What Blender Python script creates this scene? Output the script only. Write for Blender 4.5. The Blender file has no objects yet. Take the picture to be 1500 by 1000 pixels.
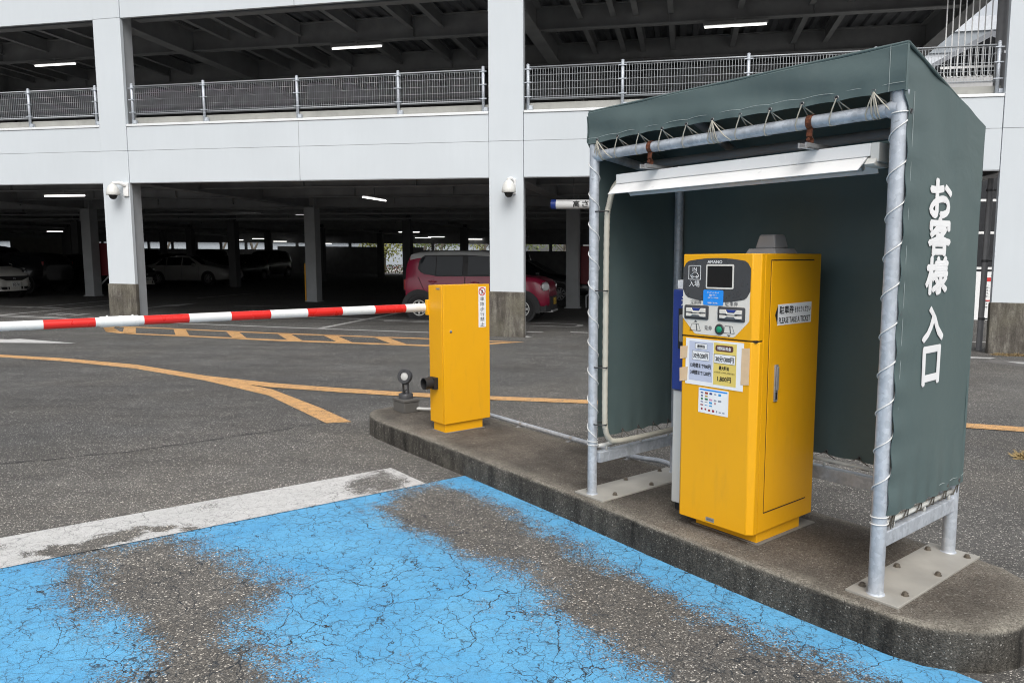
import bpy, bmesh, math, random
from mathutils import Vector, Matrix, noise as mnoise
random.seed(7)
R = math.radians
scene = bpy.context.scene
COL = scene.collection

# ------------------------------------------------------------------ camera
FPX = 1090.68
PITCH, ROLL = R(6.31706), R(-0.25523)
fw = Vector((0, math.cos(PITCH), -math.sin(PITCH)))
up = Vector((0, math.sin(PITCH), math.cos(PITCH)))
rt = Vector((1, 0, 0))
r2 = rt*math.cos(ROLL) + up*math.sin(ROLL)
u2 = up*math.cos(ROLL) - rt*math.sin(ROLL)
cd = bpy.data.cameras.new('camera')
cam = bpy.data.objects.new('camera', cd); COL.objects.link(cam)
cam.matrix_world = Matrix(((r2.x, u2.x, -fw.x, 0), (r2.y, u2.y, -fw.y, 0), (r2.z, u2.z, -fw.z, 1.5), (0, 0, 0, 1)))
cd.sensor_width = 36; cd.lens = FPX/1500*36; cd.clip_end = 1000; cd.clip_start = 0.05
scene.camera = cam

# ------------------------------------------------------------------ light: bright overcast
SUN_EL, SX, SY = R(50), 0.08, -0.995
w = bpy.data.worlds.new('World'); scene.world = w; w.use_nodes = True
wn = w.node_tree; wn.nodes.clear()
sk = wn.nodes.new('ShaderNodeTexSky'); sk.sky_type = 'NISHITA'; sk.sun_disc = False
sk.sun_elevation = SUN_EL; sk.sun_rotation = math.atan2(SX, SY); sk.dust_density = 4; sk.ozone_density = 1
hs = wn.nodes.new('ShaderNodeHueSaturation'); hs.inputs['Saturation'].default_value = 0.22
bg = wn.nodes.new('ShaderNodeBackground'); bg.inputs['Strength'].default_value = 0.13
wo = wn.nodes.new('ShaderNodeOutputWorld')
wn.links.new(sk.outputs[0], hs.inputs['Color']); wn.links.new(hs.outputs[0], bg.inputs['Color']); wn.links.new(bg.outputs[0], wo.inputs['Surface'])
sd = bpy.data.lights.new('sun', 'SUN'); sd.energy = 1.1; sd.angle = R(40); sd.color = (1, .97, .93)
sun = bpy.data.objects.new('sun', sd); COL.objects.link(sun)
sdir = Vector((SX*math.cos(SUN_EL), SY*math.cos(SUN_EL), math.sin(SUN_EL)))
sun.rotation_euler = sdir.to_track_quat('Z', 'Y').to_euler()
vs = scene.view_settings
vs.view_transform = 'Standard'; vs.look = 'None'; vs.gamma = 1; vs.use_curve_mapping = False
vs.exposure = 0.55
scene.cycles.max_bounces = 8; scene.cycles.diffuse_bounces = 4
scene.cycles.use_denoising = True
scene.cycles.pixel_filter_type = 'BLACKMAN_HARRIS'; scene.cycles.filter_width = 1.05

# ------------------------------------------------------------------ frames
YAW = R(13.13993); D0 = 14.34277; KS = -0.01457      # the garage front, and the gentle fall of the lot along it
dv = Vector((math.cos(YAW), -math.sin(YAW), 0)); nv = Vector((math.sin(YAW), math.cos(YAW), 0)); OV = Vector((0, D0, 0))
def F(u, v, h):                                       # along the front, into the garage, height over the ground
    return OV + dv*u + nv*v + Vector((0, 0, h + KS*u))
PLX = Vector((0.465, 4.199, 0)); av = Vector((0.626, -0.780, 0)).normalized(); bv = Vector((-av.y, av.x, 0))
def S(a, b, z):                                       # along the island, across it, absolute height
    return PLX + av*a + bv*b + Vector((0, 0, z))
def gz(P): return KS*((P - OV).dot(dv))
def SG(a, b, h):                                      # same, height over the ground
    P = S(a, b, 0); P.z = gz(P) + h; return P
KH = 0.17

# ------------------------------------------------------------------ mesh builder
class MB:
    def __init__(s): s.v = []; s.f = []; s.m = []; s.sm = []
    def add(s, vs, fs, mi=0, sm=False):
        o = len(s.v); s.v += [Vector(x) for x in vs]
        for f in fs: s.f.append([i+o for i in f]); s.m.append(mi); s.sm.append(sm)
        return s
    def hexa(s, p, mi=0):                             # 8 points: bottom 4, top 4
        return s.add(p, [(3, 2, 1, 0), (4, 5, 6, 7), (0, 1, 5, 4), (1, 2, 6, 5), (2, 3, 7, 6), (3, 0, 4, 7)], mi)
    def box(s, fr, x, y, z, mi=0):
        return s.hexa([fr(x[0], y[0], z[0]), fr(x[1], y[0], z[0]), fr(x[1], y[1], z[0]), fr(x[0], y[1], z[0]),
                       fr(x[0], y[0], z[1]), fr(x[1], y[0], z[1]), fr(x[1], y[1], z[1]), fr(x[0], y[1], z[1])], mi)
    def prism(s, pts, off, mi=0):                     # closed polygon pushed along off
        n = len(pts); off = Vector(off); p = [Vector(q) for q in pts]
        return s.add(p + [q+off for q in p], [list(range(n))[::-1], list(range(n, 2*n))] + [(i, (i+1) % n, n+(i+1) % n, n+i) for i in range(n)], mi)
    def tube(s, path, r, n=8, mi=0, cap=True):
        P = [Vector(q) for q in path]; rings = []; prev = None
        for i, p in enumerate(P):
            t = (P[min(i+1, len(P)-1)] - P[max(i-1, 0)]).normalized()
            if prev is None:
                x = t.cross(Vector((0, 0, 1)))
                if x.length < .1: x = t.cross(Vector((0, 1, 0)))
            else: x = prev - t*prev.dot(t)
            x.normalize(); prev = x; y = t.cross(x)
            rr = r[i] if isinstance(r, (list, tuple)) else r
            rings.append([p + x*math.cos(2*math.pi*k/n)*rr + y*math.sin(2*math.pi*k/n)*rr for k in range(n)])
        vs = [q for ring in rings for q in ring]; fs = []
        for i in range(len(P)-1):
            for k in range(n):
                fs.append((i*n+k, i*n+(k+1) % n, (i+1)*n+(k+1) % n, (i+1)*n+k))
        s.add(vs, fs, mi, True)
        if cap:
            s.add(rings[0], [list(range(n))[::-1]], mi); s.add(rings[-1], [list(range(n))], mi)
        return s
    def lathe(s, c, ax, prof, n=20, mi=0):            # prof: (radius, distance along ax)
        c = Vector(c); ax = Vector(ax).normalized(); x = ax.orthogonal().normalized(); y = ax.cross(x)
        vs = []; fs = []
        for r, t in prof:
            for k in range(n):
                q = 2*math.pi*k/n; vs.append(c + ax*t + x*math.cos(q)*r + y*math.sin(q)*r)
        for i in range(len(prof)-1):
            for k in range(n): fs.append((i*n+k, i*n+(k+1) % n, (i+1)*n+(k+1) % n, (i+1)*n+k))
        return s.add(vs, fs, mi, True)
    def build(s, name, mats, parent=None, bevel=0, seg=2, smooth=True, tri=False):
        if not isinstance(mats, (list, tuple)): mats = [mats]
        loc = parent_world(parent) if parent else Vector((0, 0, 0))
        me = bpy.data.meshes.new(name)
        me.from_pydata([tuple(q-loc) for q in s.v], [], s.f)
        for m in mats: me.materials.append(m)
        for p, mi, sm in zip(me.polygons, s.m, s.sm): p.material_index = mi; p.use_smooth = sm
        bm = bmesh.new(); bm.from_mesh(me)
        bmesh.ops.remove_doubles(bm, verts=bm.verts, dist=1e-5)
        bmesh.ops.recalc_face_normals(bm, faces=bm.faces)
        if bevel:
            es = [e for e in bm.edges if len(e.link_faces) == 2 and e.calc_face_angle(0) > .5]
            nb = bmesh.ops.bevel(bm, geom=es, offset=bevel, segments=seg, profile=.5, affect='EDGES', clamp_overlap=True)
            for f in bm.faces: f.smooth = min(e.calc_length() for e in f.edges) < bevel*1.3
        bm.to_mesh(me); bm.free()
        if bevel or any(s.sm):
            fl = [p.use_smooth for p in me.polygons]; me.set_sharp_from_angle(angle=R(40)); me.polygons.foreach_set('use_smooth', fl); me.update()
        o = bpy.data.objects.new(name, me); COL.objects.link(o)
        if parent: o.parent = parent
        return o
def parent_world(o):
    p = Vector((0, 0, 0))
    while o is not None: p += o.location; o = o.parent
    return p
def tag(o, label=None, cat=None, group=None, kind=None):
    if label: o['label'] = label
    if cat: o['category'] = cat
    if group: o['group'] = group
    if kind: o['kind'] = kind
    return o
def thing(name, label, cat, loc, group=None):
    o = bpy.data.objects.new(name, None); COL.objects.link(o); o.location = loc; o.empty_display_size = .1
    return tag(o, label, cat, group)
def circ(c, ax, r, n=16, x=None):
    ax = Vector(ax).normalized(); x = (Vector(x) if x else ax.orthogonal()).normalized(); y = ax.cross(x)
    return [Vector(c) + x*math.cos(2*math.pi*k/n)*r + y*math.sin(2*math.pi*k/n)*r for k in range(n)]

# lettering: outlines of the built-in font laid on a plane
_dg = None
def letters(mb, text, c, xd, yd, w=None, h=None, bold=0.0, mi=0, lift=.0008, res=3, heavy=0.0):
    cu = bpy.data.curves.new('lettering_curve', 'FONT'); cu.body = text; cu.resolution_u = res
    o = bpy.data.objects.new('lettering_curve', cu); COL.objects.link(o)
    me = bpy.data.meshes.new_from_object(o.evaluated_get(bpy.context.evaluated_depsgraph_get()))
    xs = [q.co.x for q in me.vertices]; ys = [q.co.y for q in me.vertices]
    if not xs: return
    if bold >= .02 and not heavy: heavy = -1
    x0, x1, y0, y1 = min(xs), max(xs), min(ys), max(ys)
    if w is None: w = h*(x1-x0)/(y1-y0)
    if h is None: h = w*(y1-y0)/(x1-x0)
    if heavy < 0: heavy = h*.022
    xd = Vector(xd).normalized(); yd = Vector(yd).normalized(); nz = xd.cross(yd); c = Vector(c)
    sh = [(0, 0)]
    if heavy: sh = [(-1, 0), (1, 0), (0, -1), (0, 1), (-.6, -.6), (.6, .6), (-.6, .6), (.6, -.6)]
    for k, (sx_, sy_) in enumerate(sh):
        vs = [c + xd*((q.co.x-(x0+x1)/2)/(x1-x0)*(w-2*heavy) + sx_*heavy) + yd*((q.co.y-(y0+y1)/2)/(y1-y0)*(h-2*heavy) + sy_*heavy) + nz*(lift+(.00012 if h > .05 else .00004)*k) for q in me.vertices]
        mb.add(vs, [list(p.vertices) for p in me.polygons], mi)
    bpy.data.objects.remove(o); bpy.data.curves.remove(cu); bpy.data.meshes.remove(me)

# ------------------------------------------------------------------ materials
class NT:
    def __init__(s, name):
        s.mat = bpy.data.materials.new(name); s.mat.use_nodes = True; s.t = s.mat.node_tree; s.t.nodes.clear()
        s.out = s.t.nodes.new('ShaderNodeOutputMaterial'); s.p = s.t.nodes.new('ShaderNodeBsdfPrincipled')
        s.t.links.new(s.p.outputs[0], s.out.inputs[0])
        s.geo = s.t.nodes.new('ShaderNodeNewGeometry'); s.pos = s.geo.outputs['Position']
    def lk(s, a, b): s.t.links.new(a, b)
    def setin(s, sock, val):
        if isinstance(val, bpy.types.NodeSocket): s.lk(val, sock)
        elif isinstance(val, (tuple, list)) and len(val) == 3 and sock.type == 'RGBA': sock.default_value = (*val, 1)
        else: sock.default_value = val
    def noise(s, scale, detail=4, rough=.55, vec=None, dist=0):
        n = s.t.nodes.new('ShaderNodeTexNoise'); n.inputs['Scale'].default_value = scale; n.inputs['Detail'].default_value = detail
        n.inputs['Roughness'].default_value = rough; n.inputs['Distortion'].default_value = dist
        s.lk(vec or s.pos, n.inputs['Vector']); return n.outputs['Fac']
    def noisec(s, scale, detail=3, vec=None):
        n = s.t.nodes.new('ShaderNodeTexNoise'); n.inputs['Scale'].default_value = scale; n.inputs['Detail'].default_value = detail
        s.lk(vec or s.pos, n.inputs['Vector']); return n.outputs['Color']
    def vor(s, scale, feature='F1', vec=None, out='Distance', rnd=1):
        n = s.t.nodes.new('ShaderNodeTexVoronoi'); n.feature = feature; n.inputs['Scale'].default_value = scale
        n.inputs['Randomness'].default_value = rnd
        s.lk(vec or s.pos, n.inputs['Vector']); return n.outputs[out]
    def ramp(s, fac, stops, interp='LINEAR'):
        n = s.t.nodes.new('ShaderNodeValToRGB'); cr = n.color_ramp; cr.interpolation = interp
        while len(cr.elements) < len(stops): cr.elements.new(.5)
        for e, (p, c) in zip(cr.elements, stops):
            e.position = p; e.color = (c, c, c, 1) if isinstance(c, (int, float)) else (*c, 1)
        s.lk(fac, n.inputs[0]); return n.outputs[0]
    def mix(s, f, a, b, mode='MIX'):
        n = s.t.nodes.new('ShaderNodeMix'); n.data_type = 'RGBA'; n.blend_type = mode
        s.setin(n.inputs[0], f); s.setin(n.inputs[6], a); s.setin(n.inputs[7], b); return n.outputs[2]
    def math(s, op, a, b=0.0, c=None, clamp=False):
        n = s.t.nodes.new('ShaderNodeMath'); n.operation = op; n.use_clamp = clamp
        s.setin(n.inputs[0], a); s.setin(n.inputs[1], b)
        if c is not None: s.setin(n.inputs[2], c)
        return n.outputs[0]
    def vmath(s, op, a, b):
        n = s.t.nodes.new('ShaderNodeVectorMath'); n.operation = op; s.setin(n.inputs[0], a); s.setin(n.inputs[1], b); return n.outputs[0]
    def scalevec(s, sc, rotz=0):
        n = s.t.nodes.new('ShaderNodeMapping'); n.inputs['Scale'].default_value = sc; n.inputs['Rotation'].default_value = (0, 0, rotz)
        s.lk(s.pos, n.inputs['Vector']); return n.outputs[0]
    def sep(s, vec, i):
        n = s.t.nodes.new('ShaderNodeSeparateXYZ'); s.lk(vec, n.inputs[0]); return n.outputs[i]
    def attr(s, name):
        n = s.t.nodes.new('ShaderNodeAttribute'); n.attribute_name = name; return n.outputs['Fac']
    def bump(s, h, strength=.3, dist=.01):
        n = s.t.nodes.new('ShaderNodeBump'); n.inputs['Strength'].default_value = strength; n.inputs['Distance'].default_value = dist
        s.lk(h, n.inputs['Height']); s.lk(n.outputs[0], s.p.inputs['Normal'])
    def fin(s, col=None, rough=.6, metal=0, spec=None, emit=None):
        if col is not None: s.setin(s.p.inputs['Base Color'], col)
        s.setin(s.p.inputs['Roughness'], rough); s.setin(s.p.inputs['Metallic'], metal)
        if spec is not None: s.p.inputs['Specular IOR Level'].default_value = spec
        if emit: s.p.inputs['Emission Color'].default_value = (*emit[0], 1); s.p.inputs['Emission Strength'].default_value = emit[1]
        return s.mat
def plain(name, col, rough=.5, metal=0, var=.1, vscale=6, emit=None, spec=None, bump=0, bscale=60, grime=0):
    n = NT(name)
    f = n.noise(vscale, 5)
    k = n.ramp(f, [(.3, 1-var), (.7, 1+var)])
    c = n.mix(1, col, k, 'MULTIPLY')
    if grime:
        g = n.ramp(n.noise(3.2, 6, .65), [(.5, 0), (.75, grime)])
        c = n.mix(g, c, tuple(x*.45+.01 for x in col))
    if bump: n.bump(n.noise(bscale, 3), bump, .004)
    rr = n.ramp(n.noise(vscale*2, 3), [(.3, max(rough-.08, .02)), (.7, min(rough+.08, 1))])
    return n.fin(c, rr, metal, spec, emit)

def asphalt_nodes(n):
    v = n.vor(165, 'F1', out='Color'); g = n.sep(v, 0); g2 = n.sep(v, 1)
    stone = n.ramp(g, [(0, (.050, .050, .050)), (.45, (.073, .072, .070)), (.8, (.098, .096, .091)), (.93, (.145, .14, .132)), (.98, (.40, .39, .365))])
    v2 = n.sep(n.vor(310, 'F1', out='Color'), 0)
    fine = n.ramp(v2, [(0, .72), (.8, 1.1), (1, 1.6)])
    c = n.mix(1, stone, fine, 'MULTIPLY')
    big = n.ramp(n.noise(.55, 6, .6), [(.3, .84), (.7, 1.28)])
    c = n.mix(1, c, big, 'MULTIPLY')
    mid = n.ramp(n.noise(4, 5, .6), [(.3, .86), (.7, 1.14)])
    c = n.mix(1, c, mid, 'MULTIPLY')
    warm = n.ramp(n.noise(.9, 3, .5), [(.4, (1, 1, 1)), (.75, (1.03, 1.0, .955))])
    c = n.mix(1, c, warm, 'MULTIPLY')
    px_, py_ = n.sep(n.pos, 0), n.sep(n.pos, 1)
    dist = n.math('SUBTRACT', n.math('ADD', n.math('MULTIPLY', px_, .62), n.math('MULTIPLY', n.noise(1.4, 4), .5)), n.math('MULTIPLY', py_, .787))
    pale = n.math('MULTIPLY', n.ramp(n.math('ADD', n.math('MULTIPLY', dist, .8), 5.6-.2), [(0, 0), (1, 1)]), n.ramp(n.math('MULTIPLY', n.math('ADD', px_, 1.0), .25), [(.0, 1), (.9, .45)]))
    c = n.mix(pale, c, n.mix(1, c, (1.48, 1.44, 1.385), 'MULTIPLY'))
    h = n.math('ADD', n.math('MULTIPLY', n.vor(165, 'F1'), -1.0), n.math('MULTIPLY', g2, .5))
    return c, h
def m_asphalt():
    n = NT('asphalt'); c, h = asphalt_nodes(n)
    # an old trench seam and oily tyre lines run along the drive lane
    m = n.scalevec((.35, 2.2, 1), R(-14))
    st = n.ramp(n.noise(1.2, 5, .65, m), [(.45, 1), (.75, .72)])
    oil = n.ramp(n.noise(1.9, 5, .7), [(.66, 1), (.74, .62)])
    c = n.mix(1, c, oil, 'MULTIPLY')
    c = n.mix(1, c, st, 'MULTIPLY')
    n.bump(h, .5, .006)
    return n.fin(c, .82, 0, .3)
def crack_fac(n, sc, width, gate):
    d = n.noisec(sc*1.7, 8); off = n.vmath('SCALE', n.vmath('SUBTRACT', d, (.5, .5, .5)), (0, 0, 0))
    off.node.inputs['Scale'].default_value = .75/sc
    vec = n.vmath('ADD', n.pos, off)
    e = n.vor(sc, 'DISTANCE_TO_EDGE', vec)
    wv = n.math('MULTIPLY', n.noise(sc*2.5, 3), width*2)
    ln = n.math('LESS_THAN', e, wv)
    g = n.ramp(n.noise(sc*.45, 3), [(gate, 0), (gate+.06, 1)])
    return n.math('MULTIPLY', ln, g)
def m_paint(name, col, col2, base_wear, crack=1, dirt=.25, grit=.5):
    n = NT(name); ac, ah = asphalt_nodes(n)
    wear = n.attr('wear')
    f1 = n.noise(9, 8, .68); f2 = n.noise(46, 6, .7); f3 = n.vor(165, 'F1', out='Color')
    tex = n.math('ADD', n.math('MULTIPLY', f1, .36), n.math('ADD', n.math('MULTIPLY', f2, .36), n.math('MULTIPLY', n.sep(f3, 2), .28)))
    thr = n.math('ADD', n.math('MULTIPLY', wear, .62), base_wear)
    t = n.math('SUBTRACT', tex, thr)
    pf = n.ramp(n.math('ADD', n.math('MULTIPLY', t, 6.5), .5), [(0, 0), (1, 1)])
    shade = n.ramp(n.noise(2.3, 5, .6), [(.3, 0), (.7, 1)])
    pc = n.mix(shade, col, col2)
    grime = n.ramp(n.noise(17, 7, .7), [(.42, 0), (.8, dirt)])
    pc = n.mix(grime, pc, (.10, .095, .085))
    sp = n.ramp(n.sep(n.vor(160, 'F1', out='Color'), 0), [(0, 1-grit*.35), (.3, 1), (.9, 1.05)])
    pc = n.mix(1, pc, sp, 'MULTIPLY')
    c = n.mix(pf, ac, pc)
    if crack:
        c1 = crack_fac(n, 2.6, .0048, .43); c2 = crack_fac(n, 7.0, .0105, .42); c3 = crack_fac(n, 17, .019, .40)
        cf = n.math('MAXIMUM', c1, n.math('MAXIMUM', n.math('MULTIPLY', c2, .85), n.math('MULTIPLY', c3, .66)))
        cf = n.math('MULTIPLY', cf, crack)
        c = n.mix(cf, c, (.030, .036, .042))
        ah = n.math('SUBTRACT', ah, n.math('MULTIPLY', cf, 1.5))
    n.bump(ah, .4, .005)
    return n.fin(c, .72, 0, .3)
def m_concrete_kerb():
    n = NT('kerb_concrete')
    v = n.vor(190, 'F1', out='Color'); g = n.sep(v, 0)
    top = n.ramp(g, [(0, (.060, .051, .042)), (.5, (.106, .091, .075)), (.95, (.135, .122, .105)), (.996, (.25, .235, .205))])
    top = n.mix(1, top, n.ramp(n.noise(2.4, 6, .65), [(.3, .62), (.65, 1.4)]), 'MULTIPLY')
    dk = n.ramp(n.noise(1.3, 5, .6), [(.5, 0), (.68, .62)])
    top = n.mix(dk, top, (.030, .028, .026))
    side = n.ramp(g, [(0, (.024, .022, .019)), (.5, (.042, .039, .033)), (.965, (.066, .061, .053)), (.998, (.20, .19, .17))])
    m = n.scalevec((2.2, 2.2, .35))
    side = n.mix(1, side, n.ramp(n.noise(3.0, 7, .7, m), [(.32, .34), (.68, 2.2)]), 'MULTIPLY')
    pale = n.ramp(n.noise(4, 7, .75), [(.52, 0), (.70, .6)])
    side = n.mix(pale, side, (.13, .125, .105))
    hole = n.ramp(n.vor(38, 'F1'), [(.0, 1), (.14, 0)])
    hg = n.ramp(n.noise(11, 3), [(.5, 0), (.6, 1)])
    side = n.mix(n.math('MULTIPLY', hole, hg), side, (.006, .006, .006))
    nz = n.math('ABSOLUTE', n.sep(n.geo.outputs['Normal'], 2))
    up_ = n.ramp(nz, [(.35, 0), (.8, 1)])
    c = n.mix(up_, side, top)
    edge = n.math('MULTIPLY', n.ramp(nz, [(.25, 0), (.6, 1), (.93, 1), (.985, 0)]), n.ramp(n.noise(6, 5, .7), [(.35, .25), (.65, .95)]))
    wash = n.math('MULTIPLY', n.attr('edge'), n.ramp(n.noise(3.5, 5, .65), [(.4, .2), (.68, .9)]))
    c = n.mix(n.math('MAXIMUM', edge, wash), c, n.mix(1, (.20, .185, .155), n.ramp(g, [(0, .7), (1, 1.5)]), 'MULTIPLY'))
    n.bump(n.math('ADD', n.math('MULTIPLY', n.vor(150, 'F1'), -1), n.math('MULTIPLY', n.noise(14, 5), 2)), .55, .006)
    return n.fin(c, .88, 0, .25)
def m_base_concrete():
    n = NT('stained_concrete')
    m = n.scalevec((8, 8, 1.1))
    s = n.math('ADD', n.math('MULTIPLY', n.noise(1.3, 8, .75, m), .7), n.math('MULTIPLY', n.noise(3.1, 6, .7), .3))
    c = n.ramp(s, [(.36, (.040, .036, .031)), (.5, (.095, .086, .075)), (.62, (.20, .19, .165))])
    c = n.mix(n.ramp(n.noise(2, 5), [(.45, 0), (.7, .6)]), c, (.16, .15, .115))
    c = n.mix(1, c, n.ramp(n.noise(50, 4, .7), [(.3, .7), (.7, 1.3)]), 'MULTIPLY')
    n.bump(n.noise(30, 6, .7), .4, .01)
    return n.fin(c, .9, 0, .2)
def m_wall():
    n = NT('garage_panel_white')
    m = n.scalevec((6, 6, .8))
    a = n.ramp(n.noise(1.4, 6, .65, m), [(.3, .985), (.7, 1.008)])
    b = n.ramp(n.noise(.5, 4), [(.3, .97), (.7, 1.03)])
    c = n.mix(1, (.55, .59, .62), a, 'MULTIPLY'); c = n.mix(1, c, b, 'MULTIPLY')
    st = n.ramp(n.noise(2.6, 7, .75, n.scalevec((9, 9, .3))), [(.70, 0), (.9, .07)])
    c = n.mix(st, c, (.25, .25, .24))
    n.bump(n.noise(240, 3, .6), .12, .003)
    return n.fin(c, .7, 0, .3)
def m_galv(name='galvanised_steel', k=1.0, rough=.5, metal=.35):
    n = NT(name)
    sp = n.sep(n.vor(55, 'F1', out='Color'), 0)
    c = n.ramp(sp, [(0, (.42*k, .455*k, .50*k)), (1, (.54*k, .575*k, .62*k))])
    c = n.mix(1, c, n.ramp(n.noise(5, 6, .65, n.scalevec((3, 3, 1))), [(.3, .8), (.7, 1.12)]), 'MULTIPLY')
    sc = n.ramp(n.noise(22, 4, .5, n.scalevec((1, 1, 2.5))), [(.70, 0), (.74, .55)])
    c = n.mix(sc, c, (.18*k, .19*k, .21*k))
    return n.fin(c, n.ramp(n.noise(9, 4), [(.3, rough-.1), (.7, rough+.12)]), metal)
def m_rust():
    n = NT('rusty_steel')
    c = n.ramp(n.noise(60, 6, .7), [(.3, (.035, .014, .008)), (.55, (.12, .035, .014)), (.75, (.25, .09, .035))])
    n.bump(n.noise(90, 5, .7), .8, .006)
    return n.fin(c, .95)
def m_canvas():
    n = NT('green_grey_canvas')
    c = n.mix(n.ramp(n.noise(1.8, 5, .6), [(.35, 0), (.7, 1)]), (.082, .118, .118), (.098, .135, .132))
    dust = n.ramp(n.noise(5, 7, .7, n.scalevec((1, 1, .4))), [(.55, 0), (.85, .22)])
    c = n.mix(dust, c, (.19, .21, .2))
    n.bump(n.math('ADD', n.noise(2.6, 4, .55, None, .6), n.math('MULTIPLY', n.noise(420, 2), .02)), .22, .04)
    return n.fin(c, .48, 0, .4)
def m_yellow():
    n = NT('yellow_paint')
    c = n.mix(n.ramp(n.noise(2.2, 4), [(.35, 0), (.7, 1)]), (.80, .385, .004), (.76, .365, .005))
    d = n.ramp(n.noise(7, 7, .7, n.scalevec((2.5, 2.5, .5))), [(.55, 0), (.82, .24)])
    c = n.mix(d, c, (.42, .24, .04))
    n.bump(n.noise(260, 3), .06, .003)
    return n.fin(c, n.ramp(n.noise(12, 4), [(.3, .38), (.7, .5)]), 0, .4)
def m_glass(name, col=(.01, .012, .014), rough=.06): 
    n = NT(name); return n.fin(n.mix(n.noise(3), col, tuple(x*1.6 for x in col)), rough, 0, .24)
def m_leaf(name, a, b):
    n = NT(name); o = n.t.nodes.new('ShaderNodeObjectInfo')
    c = n.ramp(n.noise(2.2, 4), [(.3, a), (.7, b)]); return n.fin(c, .7)
def m_bark():
    n = NT('bark'); return n.fin(n.ramp(n.noise(6, 6, .7, n.scalevec((4, 4, .6))), [(.3, (.06, .05, .04)), (.7, (.18, .16, .13))]), .9)

ASPH = m_asphalt(); KERB = m_concrete_kerb(); BASEC = m_base_concrete(); WALL = m_wall(); GALV = m_galv(); RUST = m_rust()
CANVAS = m_canvas(); YEL = m_yellow()
BLUEP = m_paint('blue_lane_paint', (.088, .335, .60), (.135, .415, .67), .17, 1, .25)
WHITEP = m_paint('white_line_paint', (.52, .52, .51), (.59, .585, .575), .25, .5, .2)
WHITEF = m_paint('faded_white_paint', (.46, .46, .45), (.54, .54, .53), .40, 0, .35)
YELP = m_paint('yellow_line_paint', (.63, .355, .135), (.69, .395, .165), .40, .4, .3)
STEEL = plain('dark_girder_paint', (.265, .27, .28), .55, .0, .18, 2.5)
DECK = plain('galvanised_deck', (.125, .13, .142), .55, .0, .2, 3)
MORT = plain('mortar', (.17, .16, .14), .9, 0, .2, 12)
SLAB = plain('slab_concrete', (.30, .30, .28), .85, 0, .15, 2, grime=.4)
COLG = plain('grey_column_paint', (.36, .375, .39), .55, 0, .08, 3)
COLSHADE = plain('shaded_column_paint', (.09, .092, .098), .6, 0, .1, 3)  # column grey darkened, the gloom deep in the garage put into the colour
LEDGE = plain('ledge_metal', (.72, .74, .75), .4, .1, .04, 4)
JOINT = plain('joint_sealant', (.30, .315, .33), .8, 0, .1, 4)
ROD = plain('white_lacing_rod', (.55, .55, .52), .5, 0, .1, 8)
EYM = plain('dull_eyelet', (.12, .125, .13), .4, .5, .1, 20)
BOLT = plain('bronzed_bolt', (.15, .13, .105), .45, .4, .2, 40)
PLATE = plain('weathered_plate', (.36, .345, .31), .55, .15, .14, 5, grime=.35)
WHITE = plain('white_enamel', (.78, .78, .77), .35, 0, .03, 5, grime=.06)
WPLAST = plain('white_plastic', (.62, .62, .59), .4, 0, .03, 8)
GREYP = plain('grey_plastic', (.21, .21, .215), .5, 0, .06, 10)
DKGREY = plain('dark_grey_plastic', (.048, .049, .052), .45, 0, .08, 10)
BLACK = plain('black_rubber', (.014, .014, .015), .6, 0, .15, 14)
TAUPE = plain('taupe_plastic', (.105, .10, .092), .55, 0, .08, 10)
BEIGE = plain('beige_conduit', (.46, .44, .375), .5, 0, .08, 14)
ROPE = plain('cream_rope', (.46, .43, .36), .85, 0, .15, 60)
ROPED = plain('dark_rope', (.10, .09, .075), .85, 0, .2, 60)
ROPEW = plain('white_rope', (.66, .66, .64), .7, 0, .1, 60)
THREAD = plain('seam_thread', (.30, .34, .335), .8)
RED = plain('red_reflective', (.66, .018, .012), .3, 0, .05, 5, grime=.1)
BOOMW = plain('white_reflective', (.74, .74, .72), .3, 0, .03, 6, grime=.12)
BLUE = plain('blue_panel', (.018, .045, .24), .35, 0, .08, 6)
STICKB = plain('sky_blue_label', (.015, .26, .80), .4, 0, .03, 6)
PAPER = plain('paper', (.80, .805, .81), .6, 0, .03, 10)
PAPERB = plain('lavender_paper', (.50, .535, .66), .6, 0, .03, 10)
PAPERY = plain('yellow_paper', (.72, .56, .14), .6, 0, .04, 10)
TAPE = plain('beige_tape', (.66, .48, .30), .35, 0, .06, 30)
INK = plain('black_ink', (.012, .012, .013), .6)
INKG = plain('grey_ink', (.08, .08, .085), .6)
INKW = plain('white_ink', (.80, .80, .80), .5, 0, .02)
INKR = plain('red_ink', (.55, .03, .03), .6)
BROWN = plain('brown_ink', (.10, .035, .03), .6)
CREAM = plain('cream_panel', (.68, .655, .60), .4, 0, .02, 10)
CHARC = plain('charcoal_panel', (.055, .057, .06), .3, 0, .05, 10)
SCREEN = m_glass('screen_glass', (.012, .012, .012), .12)
GREENB = plain('green_button', (.01, .24, .12), .3)
CHROME = plain('bright_metal', (.62, .62, .62), .25, .9, .04, 20)
ALU = plain('brushed_metal', (.42, .42, .42), .4, .6, .08, 20)
TUBE = NT('tube_light').fin((.9, .9, .9), .4, 0, None, ((1, .98, .93), 2.2))
LENS = plain('frosted_lens', (.52, .52, .50), .3)
DOME = m_glass('smoked_dome', (.02, .02, .02), .08)
MESHW = plain('mesh_wire', (.38, .40, .42), .45, .3, .06, 20)
REDB = plain('dark_red_board', (.14, .008, .016), .5)
GRASS = plain('dry_grass', (.30, .22, .10), .9, 0, .3, 30)
MOSS = plain('dead_leaves', (.22, .16, .08), .9, 0, .4, 40)

# ------------------------------------------------------------------ ground and markings
g = MB()
g.add([F(-160, -60, 0), F(120, -60, 0), F(120, 200, 0), F(-160, 200, 0)], [(0, 1, 2, 3)])
tag(g.build('ground', ASPH), kind='structure')

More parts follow.
